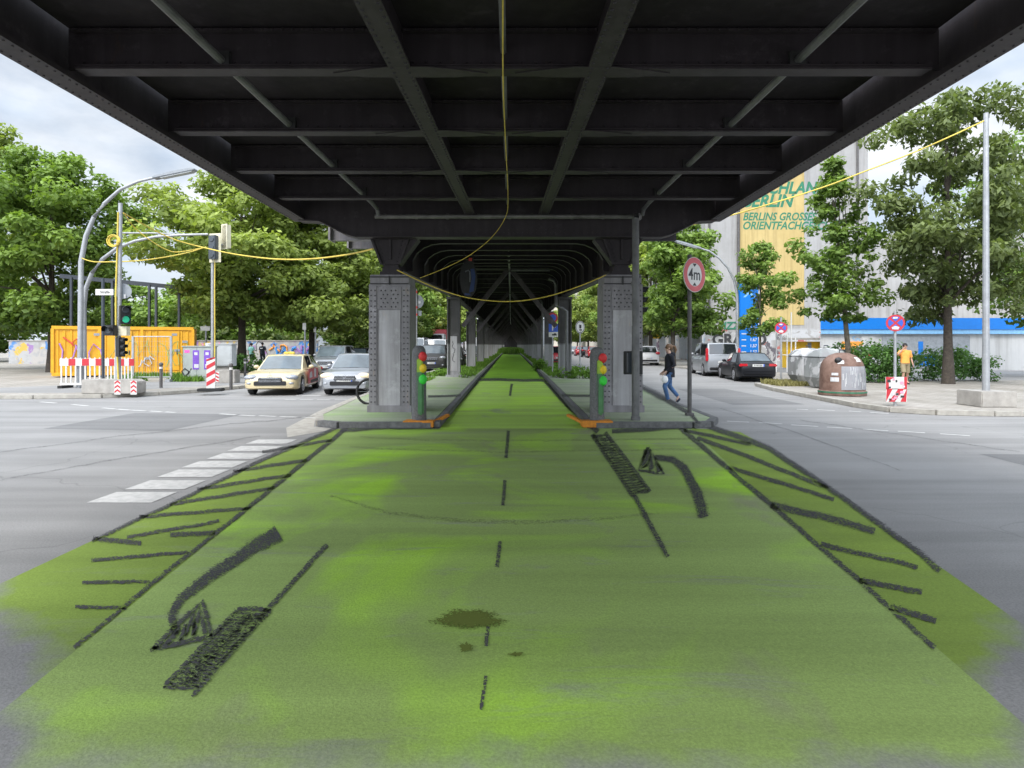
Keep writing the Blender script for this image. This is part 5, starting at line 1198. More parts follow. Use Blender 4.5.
mx = car('taxi', 'beige taxi saloon with pink and red door advert on the left road', 'car', (P2(284, 23) + .16, 22.9, 0), R(7), 'paint_beige', L=4.85, W=1.80, H=1.36, hood=.80, belt=.85, trunk=.92, ws=(1.3, 2.15), rf=(3.55, 4.35), wb=2.87, fo=.84, glass='glass_bright')
# door advert
mb = MB(); M = lambda u, v, w: Vector((.925 + .010 + w, u, v)); mb.prism([(-.92, .30), (.95, .30), (.95, .82), (.2, .86), (-.85, .84)], (0, .004), M); ad = mb.build('door_advert', 'sign_red_faded', mx)
mb = MB(); mb.prism([(-.5, .32), (.9, .32), (.9, .45), (-.5, .42)], (.005, .008), M); mb.build('advert_print', 'paint_black', ad)
mb = MB(); mb.prism([(.15, .5), (.5, .5), (.5, .8), (.15, .82)], (.005, .008), M); mb.build('advert_print', 'sticker_white', ad); mb = MB(); mb.prism([(-.7, .5), (-.2, .52), (-.3, .74), (-.6, .7)], (.005, .008), M); mb.build('advert_print', 'sticker_white', ad)
mb = MB(); mb.box((0, -2.44, .72), (.02, .01, .13)); ringm(mb, lambda a, b, w: Vector((a, -2.44 - w, .64 + b)), .06, .075, 0, .012, 20); mb.bar((0, -2.445, .64), (.05, -2.445, .60), .012, .012); mb.bar((0, -2.445, .64), (-.05, -2.445, .60), .012, .012); mb.build('emblem', 'chrome', mx)
mb = MB(); mb.box((0, .35, 1.40), (.40, .16, .10)); mb.build('roof_sign', mat('taxi_yellow', (.6, .48, .08), .4), mx, bevel=.03)
gf = car('hatchback', 'silver hatchback with lit headlights beside the left pillar', 'car', (-5.63, 22.6, 0), R(2.5), 'paint_silver', L=4.2, W=1.70, H=1.40, hood=.86, belt=.9, trunk=.93, ws=(1.05, 1.85), rf=(3.5, 4.08), wb=2.58, fo=.86, lamps='headlamp_lit', glass='glass_bright', kind='hatch', roof_w=.76)
mb = MB(); ringm(mb, lambda a, b, w: Vector((a, -2.15 - w, .66 + b)), .05, .062, 0, .012, 20); mb.build('emblem', 'chrome', gf)
car('parked_car', 'silver off-road car parked behind the beige taxi', 'car', (P2(324, 33), 35, 0), R(3), 'paint_grey_silver', L=4.6, W=1.85, H=1.68, hood=1.02, belt=1.08, trunk=1.06, ws=(1.2, 1.85), rf=(3.95, 4.45), wb=2.7, fo=.9, wr=.35, glass='glass_bright', kind='hatch', roof_w=.8)
car('parked_car', 'dark saloon whose roof shows above the silver hatchback', 'car', (P2(350, 39), 41, 0), R(3), 'paint_anthracite', L=4.6, H=1.52, glass='glass_bright')
car('van', 'white van standing far down the left road behind the pillar', 'van', (-6.2, 52, 0), R(2), 'paint_white', L=5.2, W=1.95, H=2.2, hood=1.1, belt=1.2, trunk=1.3, ws=(.75, 1.35), rf=(5.0, 5.15), wb=3.1, fo=.9, wr=.34, kind='van', roof_w=.86, glass='glass_bright')
car('off_road_car', 'black off-road car facing us between pillar and second column', 'car', (P2(431, 40), 42, 0), R(2), 'paint_black', L=4.8, W=1.92, H=1.74, hood=1.08, belt=1.12, trunk=1.12, ws=(1.25, 1.95), rf=(4.1, 4.65), wb=2.85, fo=.9, wr=.37, glass='glass_bright', kind='hatch', roof_w=.8)
car('van', 'white delivery van right behind the left pillar, half hidden', 'van', (P2(412, 48), 50, 0), R(2), 'paint_white', L=5.6, W=1.98, H=2.3, hood=1.1, belt=1.25, trunk=1.3, ws=(.75, 1.35), rf=(5.35, 5.5), wb=3.3, fo=.95, wr=.34, kind='van', roof_w=.86, glass='glass_bright')
car('parked_car', 'light blue-grey car left of the second left column', 'car', (P2(446, 52), 54, 0), R(1), 'paint_blue_grey', L=4.4, glass='glass_bright')
car('parked_car', 'dark blue car seen through the left columns', 'car', (P2(466, 52) - .7, 48, 0), R(1), 'paint_black', L=4.6, H=1.6, glass='glass_bright')
car('parked_car', 'dark car seen low between the third and fourth left columns', 'car', (P2(484, 90) - 1.0, 78, 0), R(1), 'paint_anthracite', L=4.6, H=1.6, glass='glass_bright')
# red lorry
t = thing('lorry', 'red lorry with a covered load far down the left road', 'lorry', (P2(437, 74), 74, 0))
mb = MB(); mb.prism([(-1.5, 1.0), (1.2, 1.0), (1.2, 3.0), (-1.2, 3.0), (-1.55, 2.0)], (-1.2, 1.2), lambda u, v, w: Vector((w, u - 2.2, v))); mb.build('cab', 'paint_white', t, bevel=.08)
mb = MB(); mb.prism([(-1.28, 2.05), (1.28, 2.05), (1.15, 2.85), (-1.15, 2.85)], (-3.78, -3.72), lambda u, v, w: Vector((u * .85, w, v))); mb.build('windscreen', 'glass_dark', t)
mb = MB(); mb.box((0, 2.2, 2.3), (2.45, 6.2, 2.4)); mb.box((0, -.3, 3.0), (2.4, 1.6, 1.1)); mb.build('load_body', mat('lorry_red', (.40, .07, .08), .6), t, bevel=.1)
for s in (-1, 1):
    for yy in (-3.0, 2.6, 4.0): mb = MB(); mb.lathe([(.2, -.14), (.5, -.14), (.5, .14), (.2, .14)], (s * 1.05, yy, .5), 20, Matrix.Rotation(math.pi / 2, 3, 'Y')); mb.build('wheel', 'rubber', t)
mb = MB(); mb.box((0, 0, .85), (1.6, 7.5, .3)); mb.build('chassis', 'black_plastic', t)
# right-hand side, seen from behind: front points away (+y)
bm_ = car('saloon_car', 'black saloon parked at the right kerb with red tail lights', 'car', (P2(758, 28) + .26, 30.25, 0), math.pi - R(6), 'paint_anthracite', L=4.5, W=1.74, H=1.35, hood=.82, belt=.88, trunk=.94, ws=(1.35, 2.1), rf=(3.4, 4.1), wb=2.75, fo=.78, glass='glass_bright')
vn = car('van', 'silver passenger van with tall red tail lights parked ahead of the black saloon', 'van', (P2(726, 33) + .1, 35.4, 0), math.pi - R(6), 'paint_silver', L=4.85, W=1.86, H=1.83, hood=1.06, belt=1.12, trunk=1.18, ws=(.85, 1.6), rf=(4.55, 4.80), wb=3.2, fo=.85, wr=.33, kind='van', roof_w=.84)
car('parked_car', 'white car seen from behind, left of the walking woman', 'car', (11.4, 52.6, 0), math.pi - R(3), 'paint_white', L=4.4, W=1.85, H=1.62, hood=1.0, belt=1.0, trunk=1.05, ws=(1.2, 1.85), rf=(3.8, 4.3), wb=2.65, fo=.85, wr=.34, kind='hatch', roof_w=.78)
car('parked_car', 'red car seen between the right columns', 'car', (P2(556, 52) + .25, 54, 0), math.pi, 'paint_red', L=4.2, W=1.8, H=1.6, hood=.95, belt=.98, trunk=1.0, ws=(1.1, 1.8), rf=(3.5, 4.05), wb=2.55, fo=.8, kind='hatch', roof_w=.78)
pc = ['white', 'red', 'anthracite', 'red', 'silver', 'anthracite']; words = ['nearest', 'second', 'third', 'fourth', 'fifth', 'last']
for i, y in enumerate((76, 82, 89, 97, 106, 116)):
    o = car('parked_car', words[i] + ' ' + {'white': 'white', 'red': 'red', 'anthracite': 'dark', 'silver': 'silver'}[pc[i]] + ' car of the distant row parked along the right road', 'car', (10.9, y, 0), math.pi - R(2), 'paint_' + pc[i], L=4.2, H=1.5, kind='hatch', rf=(3.4, 4.05), group='cars parked in the distance on the right', glass='glass_bright')
car('parked_car', 'pale hatchback with raised tailgate glass on the filling station forecourt', 'car', (P2(881, 35), 36, .124), math.pi - R(12), 'paint_white', L=4.1, W=1.8, H=1.55, hood=.95, belt=.98, trunk=1.0, ws=(1.1, 1.8), rf=(3.5, 4.0), wb=2.5, fo=.8, kind='hatch', roof_w=.78)

# bicycle behind the left pillar
t = thing('bicycle', 'dark bicycle parked behind the left pillar', 'bicycle', (-3.22, 16.4, .12))
for x in (-.55, .55):
    mb = MB(); n = 32; mb.tube([(x + .33 * math.cos(a), 0, .34 + .33 * math.sin(a)) for a in [2 * math.pi * k / n for k in range(n + 1)]], .034, 8); wl = mb.build('wheel', 'rubber', t, smooth=60); mb = MB()
    for k in range(14): a = 2 * math.pi * k / 14; mb.tube([(x, 0, .34), (x + .315 * math.cos(a), 0, .34 + .315 * math.sin(a))], .003, 4)
    mb.tube([(x, -.05, .34), (x, .05, .34)], .02, 8); mb.build('spokes', 'galvanised', wl)
mb = MB()
for a, b_ in (((.55, 0, .34), (.1, 0, .32)), ((.1, 0, .32), (.22, 0, .82)), ((.22, 0, .80), (.55, 0, .34)), ((.1, 0, .32), (-.36, 0, .76)), ((.22, 0, .76), (-.38, 0, .82)), ((-.34, 0, .7), (-.40, 0, .95)), ((-.36, 0, .74), (-.55, 0, .34))): mb.tube([a, b_], .018, 8)
mb.build('frame', 'paint_black', t); mb = MB(); mb.tube([(-.36, -.28, 1.02), (-.42, -.1, 1.0), (-.42, .1, 1.0), (-.36, .28, 1.02)], .014, 6); mb.build('handlebar', 'galvanised', t)
mb = MB(); mb.ball((.24, 0, .90), (.13, .07, .04), 10, 6); mb.build('saddle', 'rubber', t); mb = MB(); mb.box((.9, 0, .62), (.05, .08, .06)); mb.build('rear_light', 'tail_red', t)

# ------------------------------------------------------------------ people
def skin_geo(J, E, sub=1):
    names = list(J); me = bpy.data.meshes.new('s'); me.from_pydata([J[n][0] for n in names], [], []) if False else None
    me = bpy.data.meshes.new('s'); me.from_pydata([tuple(J[n][0]) for n in names], [(names.index(a), names.index(b)) for a, b in E], [])
    o = bpy.data.objects.new('s', me); C.objects.link(o); md = o.modifiers.new('k', 'SKIN'); md.use_smooth_shade = True
    for i, n in enumerate(names):
        r = J[n][1]; v = me.skin_vertices[0].data[i]; v.radius = r if isinstance(r, tuple) else (r, r); v.use_root = (i == 0)
    if sub: s = o.modifiers.new('u', 'SUBSURF'); s.levels = sub; s.render_levels = sub
    bpy.context.view_layer.update(); ev = o.evaluated_get(bpy.context.evaluated_depsgraph_get()); m2 = bpy.data.meshes.new_from_object(ev)
    v = [tuple(q.co) for q in m2.vertices]; f = [tuple(p.vertices) for p in m2.polygons]; bpy.data.objects.remove(o); bpy.data.meshes.remove(m2); return v, f
def person(label, loc, rz, J, top, trousers, hair, skin='skin', sleeves='long', legs='long', shoes='rubber', hairstyle='short', group=None, sc=1):
    """J: joints in metres facing -y."""
    V3 = Vector; J = {k: V3(v) for k, v in J.items()}
    t = thing('person', label, 'person', loc, rz, group); t.scale = (sc, sc, sc)
    R0 = dict(pelvis=(.135, .115), waist=(.115, .095), chest=(.145, .11), neckbase=(.075, .065), neck=.052, chin=(.062, .07), head=(.078, .095), crown=(.06, .07))
    jj = {k: (J[k], R0[k]) for k in ('pelvis', 'waist', 'chest', 'neckbase', 'neck', 'chin', 'head', 'crown')}; E = [('pelvis', 'waist'), ('waist', 'chest'), ('chest', 'neckbase'), ('neckbase', 'neck'), ('neck', 'chin'), ('chin', 'head'), ('head', 'crown')]
    for s in 'LR':
        for k, r in (('hip', .085), ('knee', .055), ('ankle', .038), ('toe', (.035, .03))): jj[k + s] = (J[k + s], r)
        jj['calf' + s] = (J['knee' + s].lerp(J['ankle' + s], .3), .055); jj['thigh' + s] = (J['hip' + s].lerp(J['knee' + s], .4), .078)
        for k, r in (('sho', .055), ('elb', .040), ('wri', .028)): jj[k + s] = (J[k + s], r)
        E += [('pelvis', 'hip' + s), ('hip' + s, 'thigh' + s), ('thigh' + s, 'knee' + s), ('knee' + s, 'calf' + s), ('calf' + s, 'ankle' + s), ('ankle' + s, 'toe' + s), ('chest', 'sho' + s), ('sho' + s, 'elb' + s), ('elb' + s, 'wri' + s)]
        d = (J['wri' + s] - J['elb' + s]).normalized(); pm = J['wri' + s] + d * .07; jj['palm' + s] = (pm, (.036, .018)); E.append(('wri' + s, 'palm' + s))
    mb = MB(); mb.add(*skin_geo(jj, E))
    for s in 'LR':                                    # four fingers and a thumb
        d = (J['wri' + s] - J['elb' + s]).normalized(); pm = J['wri' + s] + d * .07; side = d.cross(V3((1, 0, 0)) if abs(d.x) < .8 else V3((0, 1, 0))).normalized(); pal = d.cross(side)
        for k, ln in enumerate((.066, .076, .070, .055)):
            b = pm + side * (-.027 + .018 * k) ; q = [b, b + d * (.02 + ln * .4), b + d * (.02 + ln * .75) + pal * ln * .22, b + d * (.02 + ln * .9) + pal * ln * .5]
            mb.tube(q, [.009, .0085, .008, .006], 6)
        b = J['wri' + s] + d * .03 - side * .026; mb.tube([b, b - side * .022 + d * .025, b - side * .026 + d * .055 + pal * .012], [.011, .010, .007], 6)
    h = J['head']; f = V3((0, -1, 0)); fd = (J['nose'] - h); fd.z = 0; fd.normalize(); sd = V3((0, 0, 1)).cross(fd)
    mb.tube([h + fd * .088 + V3((0, 0, .015)), h + fd * .112 - V3((0, 0, .022)), h + fd * .09 - V3((0, 0, .03))], [.008, .015, .009], 6)
    for q in (-1, 1): mb.ball(h + sd * q * .083 - V3((0, 0, .01)), (.015, .02, .03), 8, 6)
    body = mb.build('body', skin, t, smooth=60)
    mb = MB()
    for q in (-1, 1): mb.ball(h + fd * .088 + sd * q * .032 + V3((0, 0, .012)), .010, 8, 6)
    mb.build('eyes', 'sign_black', body); mb = MB(); mb.ball(h + fd * .088 - V3((0, 0, .055)), (.024, .010, .006), 8, 6); mb.build('mouth', mat('lip', (.35, .12, .11), .5), body)
    # hair
    mb = MB(); mb.ball(h - fd * .018 + V3((0, 0, .032)), (.096, .108, .10), 16, 10)
    if hairstyle == 'ponytail':
        b = h - fd * .11 + V3((0, 0, .05)); mb.tube([b, b - fd * .07 + V3((0, 0, .0)), b - fd * .10 - V3((0, 0, .10)), b - fd * .085 - V3((0, 0, .22))], [.028, .042, .038, .01], 8)
    mb.v = [v for v in mb.v]; hr = mb.build('hair', hair, t, smooth=60)
    # clothes follow the same joints, slightly wider
    def loft(mb, rows, n=18, power=2.4):
        vs = []
        for c, rx, ry in rows:
            for k in range(n):
                a = 2 * math.pi * k / n; ca, sa = math.cos(a), math.sin(a)
                vs.append((c.x + rx * math.copysign(abs(ca) ** (2 / power), ca), c.y + ry * math.copysign(abs(sa) ** (2 / power), sa), c.z))
        m_ = len(rows); mb.add(vs, [(i * n + k, i * n + (k + 1) % n, (i + 1) * n + (k + 1) % n, (i + 1) * n + k) for i in range(m_ - 1) for k in range(n)] + [tuple(range(n))[::-1], tuple((m_ - 1) * n + k for k in range(n))])
    P, Wa, Ch, Nb = J['pelvis'], J['waist'], J['chest'], J['neckbase']; long_ = hairstyle == 'ponytail'
    hemz = P - V3((0, 0, .17 if long_ else .05)); sz = lambda q: V3((0, 0, q))
    mb = MB(); loft(mb, [(hemz, .175, .145), (P, .172, .142), (Wa, .158, .128), (Ch - sz(.06), .178, .135), (Ch + sz(.05), .185, .125), (V3((Nb.x, Nb.y, J['shoL'].z + .03)), .150, .095), (Nb + sz(.03), .075, .07)])
    for s in 'LR':
        a, e, w_ = J['sho' + s], J['elb' + s], J['wri' + s]
        if sleeves == 'long': mb.tube([a.lerp(Ch, .25) + sz(.01), a, a.lerp(e, .5), e, e.lerp(w_, .5), e.lerp(w_, .92)], [.075, .075, .062, .055, .048, .042], 12)
        else: mb.tube([a.lerp(Ch, .25) + sz(.01), a, a.lerp(e, .4), a.lerp(e, .78)], [.075, .076, .07, .074], 12)
    tp = mb.build('top', top, t, smooth=60)
    if long_:                       # hood lying on the back
        mb = MB(); mb.ball(Nb - fd * .08 + sz(.0), (.125, .085, .075), 12, 8); mb.build('hood', top, tp, smooth=60)
    mb = MB(); loft(mb, [(P - sz(.11), .150, .115), (P - sz(.03), .162, .128), (P + sz(.06), .150, .118)])
    for s in 'LR':
        h_, k_, a_ = J['hip' + s], J['knee' + s], J['ankle' + s]
        if legs == 'long': mb.tube([h_ + sz(.02), h_.lerp(k_, .25), h_.lerp(k_, .6), k_, k_.lerp(a_, .35), k_.lerp(a_, .90)], [.095, .095, .080, .066, .062, .050], 12)
        else: mb.tube([h_ + sz(.02), h_.lerp(k_, .3), h_.lerp(k_, .7), k_ + sz(.0)], [.10, .102, .096, .098], 12)
    mb.build('trousers', trousers, t, smooth=60)
    for s in 'LR':
        a, b = J['ankle' + s], J['toe' + s]; d = (b - a); mb = MB(); dn = d.normalized(); up = V3((0, 0, 1)); bk = a - V3((d.x, d.y, 0)).normalized() * .05 - up * .035
        T = {'heel': (bk, (.046, .046)), 'mid': (bk.lerp(b, .5), (.050, .044)), 'toe': (b + dn * .04, (.044, .034))}; mb.add(*skin_geo(T, [('heel', 'mid'), ('mid', 'toe')])); mb.build('shoe', shoes, t, smooth=60)
    return t
def stand(**k):
    J = dict(pelvis=(0, 0, .95), waist=(0, 0, 1.10), chest=(0, 0, 1.30), neckbase=(0, .0, 1.43), neck=(0, -.005, 1.50), chin=(0, -.03, 1.545), head=(0, -.012, 1.615), crown=(0, 0, 1.665), nose=(0, -.12, 1.6),
             hipL=(.09, 0, .90), hipR=(-.09, 0, .90), kneeL=(.095, -.02, .49), kneeR=(-.095, -.02, .49), ankleL=(.095, .02, .085), ankleR=(-.095, .02, .085), toeL=(.11, -.13, .035), toeR=(-.11, -.13, .035),
             shoL=(.17, 0, 1.385), shoR=(-.17, 0, 1.385), elbL=(.21, .03, 1.11), elbR=(-.21, .03, 1.11), wriL=(.21, -.04, .87), wriR=(-.21, -.04, .87)); J.update(k); return J
# woman walking to the left (-x): facing -y in local, rz -90 deg turns -y to -x
w = G(668, 405); w.x = P2(669.5, 17.7); w.y = 17.7
pw = person('woman in black hoodie and blue jeans walking left with ponytail, holding a white bag', w, -math.pi / 2, stand(
    kneeL=(.085, -.16, .52), ankleL=(.08, -.05, .10), toeL=(.09, -.19, .05), kneeR=(-.085, .03, .50), ankleR=(-.08, .28, .20), toeR=(-.09, .22, .06), 
    elbL=(.20, .08, 1.12), wriL=(.15, -.13, .94), elbR=(-.20, .09, 1.12), wriR=(-.16, -.12, .94), nose=(0, -.12, 1.58), head=(0, -.03, 1.61), chin=(0, -.06, 1.54)), 'cloth_black', 'denim', 'hair_brown', 'skin_pale', hairstyle='ponytail', shoes='cloth_navy')
t = thing('white_bag', 'small white bag held by the walking woman', 'bag', (w.x - .23, w.y - .2, .70))
mb = MB(); mb.ball((.06, .05, .02), (.10, .05, .11), 12, 8); mb.build('pouch', 'cloth_white', t, smooth=60); mb = MB(); mb.tube([(.03, .05, .1), (.05, .05, .2), (.08, .05, .1)], .008, 5); mb.build('handle', 'cloth_white', t)
m_ = at(905, 384.5, 24.6); m_.z = .12
person('man in orange t-shirt and khaki shorts walking with one hand raised to his face', m_, -.25, stand(
    kneeR=(-.09, -.14, .51), ankleR=(-.12, -.02, .10), toeR=(-.15, -.15, .035), kneeL=(.11, .06, .50), ankleL=(.15, .24, .14), toeL=(.19, .13, .04), elbR=(-.31, -.10, 1.24), wriR=(-.13, -.17, 1.50), elbL=(.25, .06, 1.10), wriL=(.29, .0, .87)),
    'cloth_orange', 'cloth_khaki', 'hair_dark', 'skin', 'short', 'short', shoes='rubber', sc=.95)
m_ = at(251.5, 366, 46); m_.z = .12
person('person in turquoise t-shirt and dark trousers walking away by the graffiti wall', m_, math.pi - .2, stand(kneeL=(.09, -.12, .5), ankleR=(-.09, .2, .14), toeR=(-.1, .1, .04), elbL=(.26, .05, 1.12), wriL=(.30, -.05, .92)), 'cloth_teal', 'cloth_navy', 'hair_dark', 'skin', 'short', 'long')
m_ = at(262.5, 366, 46); m_.z = .12
pm = person('man in black t-shirt with white back print walking away beside the turquoise walker', m_, math.pi - .1, stand(kneeR=(-.09, -.12, .5), ankleL=(.09, .2, .14), toeL=(.1, .1, .04), elbR=(-.28, .05, 1.12), wriR=(-.30, -.08, .95)), 'cloth_navy', 'cloth_navy', 'hair_dark', 'skin', 'short', 'long', sc=1.03)
mb = MB(); mb.box((0, .142, 1.30), (.2, .012, .06)); mb.build('back_print', 'cloth_white', pm)

# ------------------------------------------------------------------ right corner: glass bins, station, buildings
def igloo(label, loc, rz):
    t = thing('glass_bin', label, 'recycling bin', loc, rz)
    mb = MB(); w = .72
    mb.add([(-.50, -.42, .04), (.50, -.42, .04), (.50, .42, .04), (-.50, .42, .04), (-w, -.58, .40), (w, -.58, .40), (w, .58, .40), (-w, .58, .40), (-w, -.58, 1.14), (w, -.58, 1.14), (w, .58, 1.14), (-w, .58, 1.14)],
           [(0, 3, 2, 1), (0, 1, 5, 4), (1, 2, 6, 5), (2, 3, 7, 6), (3, 0, 4, 7), (4, 5, 9, 8), (5, 6, 10, 9), (6, 7, 11, 10), (7, 4, 8, 11), (8, 9, 10, 11)]); mb.build('container', 'bin_grey', t, bevel=.03)
    mb = MB(); mb.add([(-.74, -.60, 1.145), (.74, -.60, 1.145), (.74, .60, 1.145), (-.74, .60, 1.145), (-.56, -.36, 1.38), (.56, -.36, 1.38), (.56, .36, 1.38), (-.56, .36, 1.38), (-.2, -.1, 1.46), (.2, -.1, 1.46), (.2, .1, 1.46), (-.2, .1, 1.46)],
           [(0, 3, 2, 1), (0, 1, 5, 4), (1, 2, 6, 5), (2, 3, 7, 6), (3, 0, 4, 7), (4, 5, 9, 8), (5, 6, 10, 9), (6, 7, 11, 10), (7, 4, 8, 11), (8, 9, 10, 11)]); l = mb.build('lid', 'bin_grey', t, bevel=.02)
    for x in (-.36, .36):
        mb = MB(); mb.lathe([(.12, -.02), (.12, .02)], (x, -.585, 1.0), 16, Matrix.Rotation(math.pi / 2, 3, 'X')); mb.build('slot', 'black_plastic', t)
        mb = MB(); mb.box((x, -.592, .66), (.34, .01, .42)); mb.build('poster', 'bin_scrawl', t)
    mb = MB(); mb.box((.60, -.589, .7), (.16, .012, .8)); mb.build('green_panel', 'bin_green', t)
    mb = MB(); mb.tube([(-.1, 0, 1.46), (-.1, 0, 1.56), (.1, 0, 1.56), (.1, 0, 1.46)], .02, 6); mb.build('lifting_eye', 'steel_frame', t); return t
igloo('grey angular glass bin, left one behind the brown dome', (P2(808, 24.3), 24.3, .12), .1).scale = (.80, .85, 1)
igloo('grey angular glass bin with green stripe, nearest the brown dome', (P2(826, 22.6), 22.6, .12), .1).scale = (.80, .85, 1)
b = G(849, 396, .12); t = thing('glass_bin', 'brown dome-shaped glass bin with scrawled white panel', 'recycling bin', (b.x, b.y + .4, .12), .1)
mb = MB(); prof = [(.69, .02), (.69, .14), (.655, .16), (.65, .5), (.635, .80), (.60, .98), (.52, 1.13), (.38, 1.25), (.2, 1.325), (.06, 1.34)]; mb.lathe(prof, (0, 0, 0), 32); mb.build('dome', 'bin_brown', t, smooth=50)
mb = MB(); mb.lathe([(.697, .09), (.697, .135)], (0, 0, 0), 32); mb.build('base_band', 'bin_green', t)
def wrap(mb, a0, a1, z0, z1, off, n=14, top=None):
    pr = [(r, z) for r, z in prof]; rad = lambda z: next(r0 + (r1 - r0) * (z - z_0) / (z_1 - z_0) for (r0, z_0), (r1, z_1) in zip(pr, pr[1:]) if z_0 <= z <= z_1)
    zs = [z0 + (z1 - z0) * k / 6 for k in range(7)]; vs = [((rad(z) + off) * math.sin(a0 + (a1 - a0) * i / n), -(rad(z) + off) * math.cos(a0 + (a1 - a0) * i / n), z) for z in zs for i in range(n + 1)]
    mb.add(vs, [(j * (n + 1) + i, j * (n + 1) + i + 1, (j + 1) * (n + 1) + i + 1, (j + 1) * (n + 1) + i) for j in range(6) for i in range(n)])
mb = MB(); wrap(mb, -.62, .95, .20, .92, .008); sp_ = mb.build('scrawled_panel', 'bin_scrawl', t); mb = MB(); r = random.Random(77)
for k in range(60):
    a0 = r.uniform(-.60, .93); z0_ = r.uniform(.22, .7); wrap(mb, a0, a0 + r.uniform(.006, .02), z0_, min(.91, z0_ + r.uniform(.1, .4)), .011, 1)
mb.build('scratches', 'sign_grey', sp_, kind='stuff'); mb = MB()
for k in range(40):
    a0 = r.uniform(-.60, .93); z0_ = r.uniform(.22, .7); wrap(mb, a0, a0 + r.uniform(.008, .03), z0_, min(.91, z0_ + r.uniform(.1, .3)), .013, 1)
mb.build('scratches', 'sticker_white', sp_, kind='stuff')
mb = MB(); wrap(mb, -1.1, -.72, .45, .58, .01); wrap(mb, -1.05, -.75, .64, .72, .01); wrap(mb, .2, .55, 1.06, 1.2, .008); wrap(mb, -.8, -.5, 1.0, 1.1, .008); mb.build('sticker', 'sticker_white', t)
mb = MB(); mb.ball((-.36, -.36, 1.10), (.12, .10, .10), 12, 8); mb.build('slot', 'black_plastic', t); mb = MB(); mb.tube([(-.09, 0, 1.32), (-.09, 0, 1.42), (.09, 0, 1.42), (.09, 0, 1.32)], .02, 6); mb.build('lifting_eye', 'steel_frame', t)
# parcel lockers
Yl = 40; t = thing('parcel_lockers', 'row of bright yellow parcel lockers under a grey roof', 'lockers', (P2(804, Yl), Yl, .12)); W = P2(822, Yl) - P2(786, Yl)
mb = MB(); mb.box((0, .3, .95), (W, .6, 1.7)); mb.build('cabinet', 'locker_yellow', t)
for i in range(10):
    for k in range(4):
        if i != 6: mb = MB(); mb.box((-W / 2 + W * (i + .5) / 10, -.008, .34 + .41 * k), (W / 10 - .03, .016, .38)); mb.build('locker_door', 'locker_yellow', t)
mb = MB(); mb.box((-W / 2 + W * .65, -.012, 1.0), (W / 10, .024, 1.5)); mb.build('terminal', 'lobby_grey', t)
mb = MB(); mb.box((0, .1, 1.98), (W + .4, 1.2, .12)); mb.build('canopy', 'concrete', t)
# white pole fence
t = thing('pole_fence', 'white tubular fence of tall thin poles left of the yellow lockers', 'fence', (P2(787, 36), 36, .12))
for x in (-.62, -.32, 0, .25, .5):
    mb = MB(); mb.tube([(x, 0, 0), (x, 0, 2.2 + .12 * math.sin(x * 9) + (1.2 if x == .25 else 0))], .035, 8); mb.build('post', 'white_paint', t)
mb = MB(); mb.tube([(-.66, 0, 1.0), (.55, 0, 1.0)], .025, 6); mb.build('rail', 'white_paint', t)
# price board
Yb = 43; t = thing('price_board', 'tall blue fuel price board with white figures behind the slim tree', 'price sign', (P2(748, Yb), Yb, .12), .12)
zt = at(0, 283, Yb).z; mb = MB(); mb.box((0, 0, zt / 2 + .3), (1.34, .35, zt - .6)); bd = mb.build('panel', 'station_blue', t, bevel=.02)
mb = MB(); mb.box((.72, 0, zt / 2 + .1), (.1, .4, zt - .1)); mb.build('edge_post', 'white_paint', t)
mb = MB(); M = lambda u, v, w: Vector((u, -.178 - w, v)); mb.prism([(-.66, .72), (.66, .9), (.66, 1.02), (0, .92), (-.66, .9)], (.0, .004), M); mb.build('pale_swoosh', 'station_pale', bd)
for k in range(6): mb = MB(); mb.box((-.40, -.181, 3.2 - k * .42), (.34, .004, .07)); mb.build('product_bar', 'sign_white', bd)
for k, s in enumerate(('1.57', '1.51', '1.57', '1.67', '1.57', '1.57')): text_mesh('price_figures', s, 'sign_white', bd, .30, (.30, -.182, 3.2 - k * .42), (math.pi / 2, 0, 0), bold=.006)
mb = MB(); mb.prism([(-.45, 4.9), (.0, 5.35), (.45, 4.9), (.28, 4.9), (0, 5.15), (-.28, 4.9)], (.0, .004), M); mb.build('emblem', 'station_pale', bd)
# filling station shop
Ys = 38; t = thing('filling_station', 'white filling station shop with bright blue roof band', 'filling station', (P2(820, Ys), Ys, .12), .02); z1 = at(0, 318, Ys).z - .12; z0 = at(0, 334, Ys).z - .12; Wd = 17
mb = MB(); mb.prism([(0, 0), (Wd, 0), (Wd, 8), (4.4, 8)], (0, z0), lambda u, v, w: Vector((u, v, w))); mb.build('wall', 'station_wall', t)
mb = MB(); mb.prism([(-.1, -.25), (Wd + .2, -.25), (Wd + .2, 8.2), (4.6, 8.2)], (z0 + .28, z1), lambda u, v, w: Vector((u, v, w))); mb.build('roof_band', 'station_blue', t)
mb = MB(); mb.prism([(-.05, -.2), (Wd + .15, -.2), (Wd + .15, 8.1), (4.55, 8.1)], (z0 + .005, z0 + .275), lambda u, v, w: Vector((u, v, w))); mb.build('pale_band', 'station_pale', t)
mb = MB(); mb.box((6.6, -.02, 1.15), (5.5, .08, 2.0)); gl = mb.build('shop_window', 'lobby_grey', t)
mb = MB()
for x, h, w_ in ((4.1, 1.0, .5), (4.75, .7, .3), (5.2, .9, .3), (5.7, .8, .25), (6.25, 1.5, .3), (6.9, .7, .8), (8.0, 1.0, .4)): mb.box((x, -.068, .3 + h / 2), (w_, .012, h))
mb.build('blue_lettering', 'station_blue', gl)
mb = MB(); mb.box((2.0, -.03, 1.2), (1.3, .06, 1.2)); mb.build('poster', 'paint_orange', t); mb = MB(); mb.box((3.0, -.02, 1.15), (.9, .05, 2.0)); mb.build('door', 'station_wall', t)
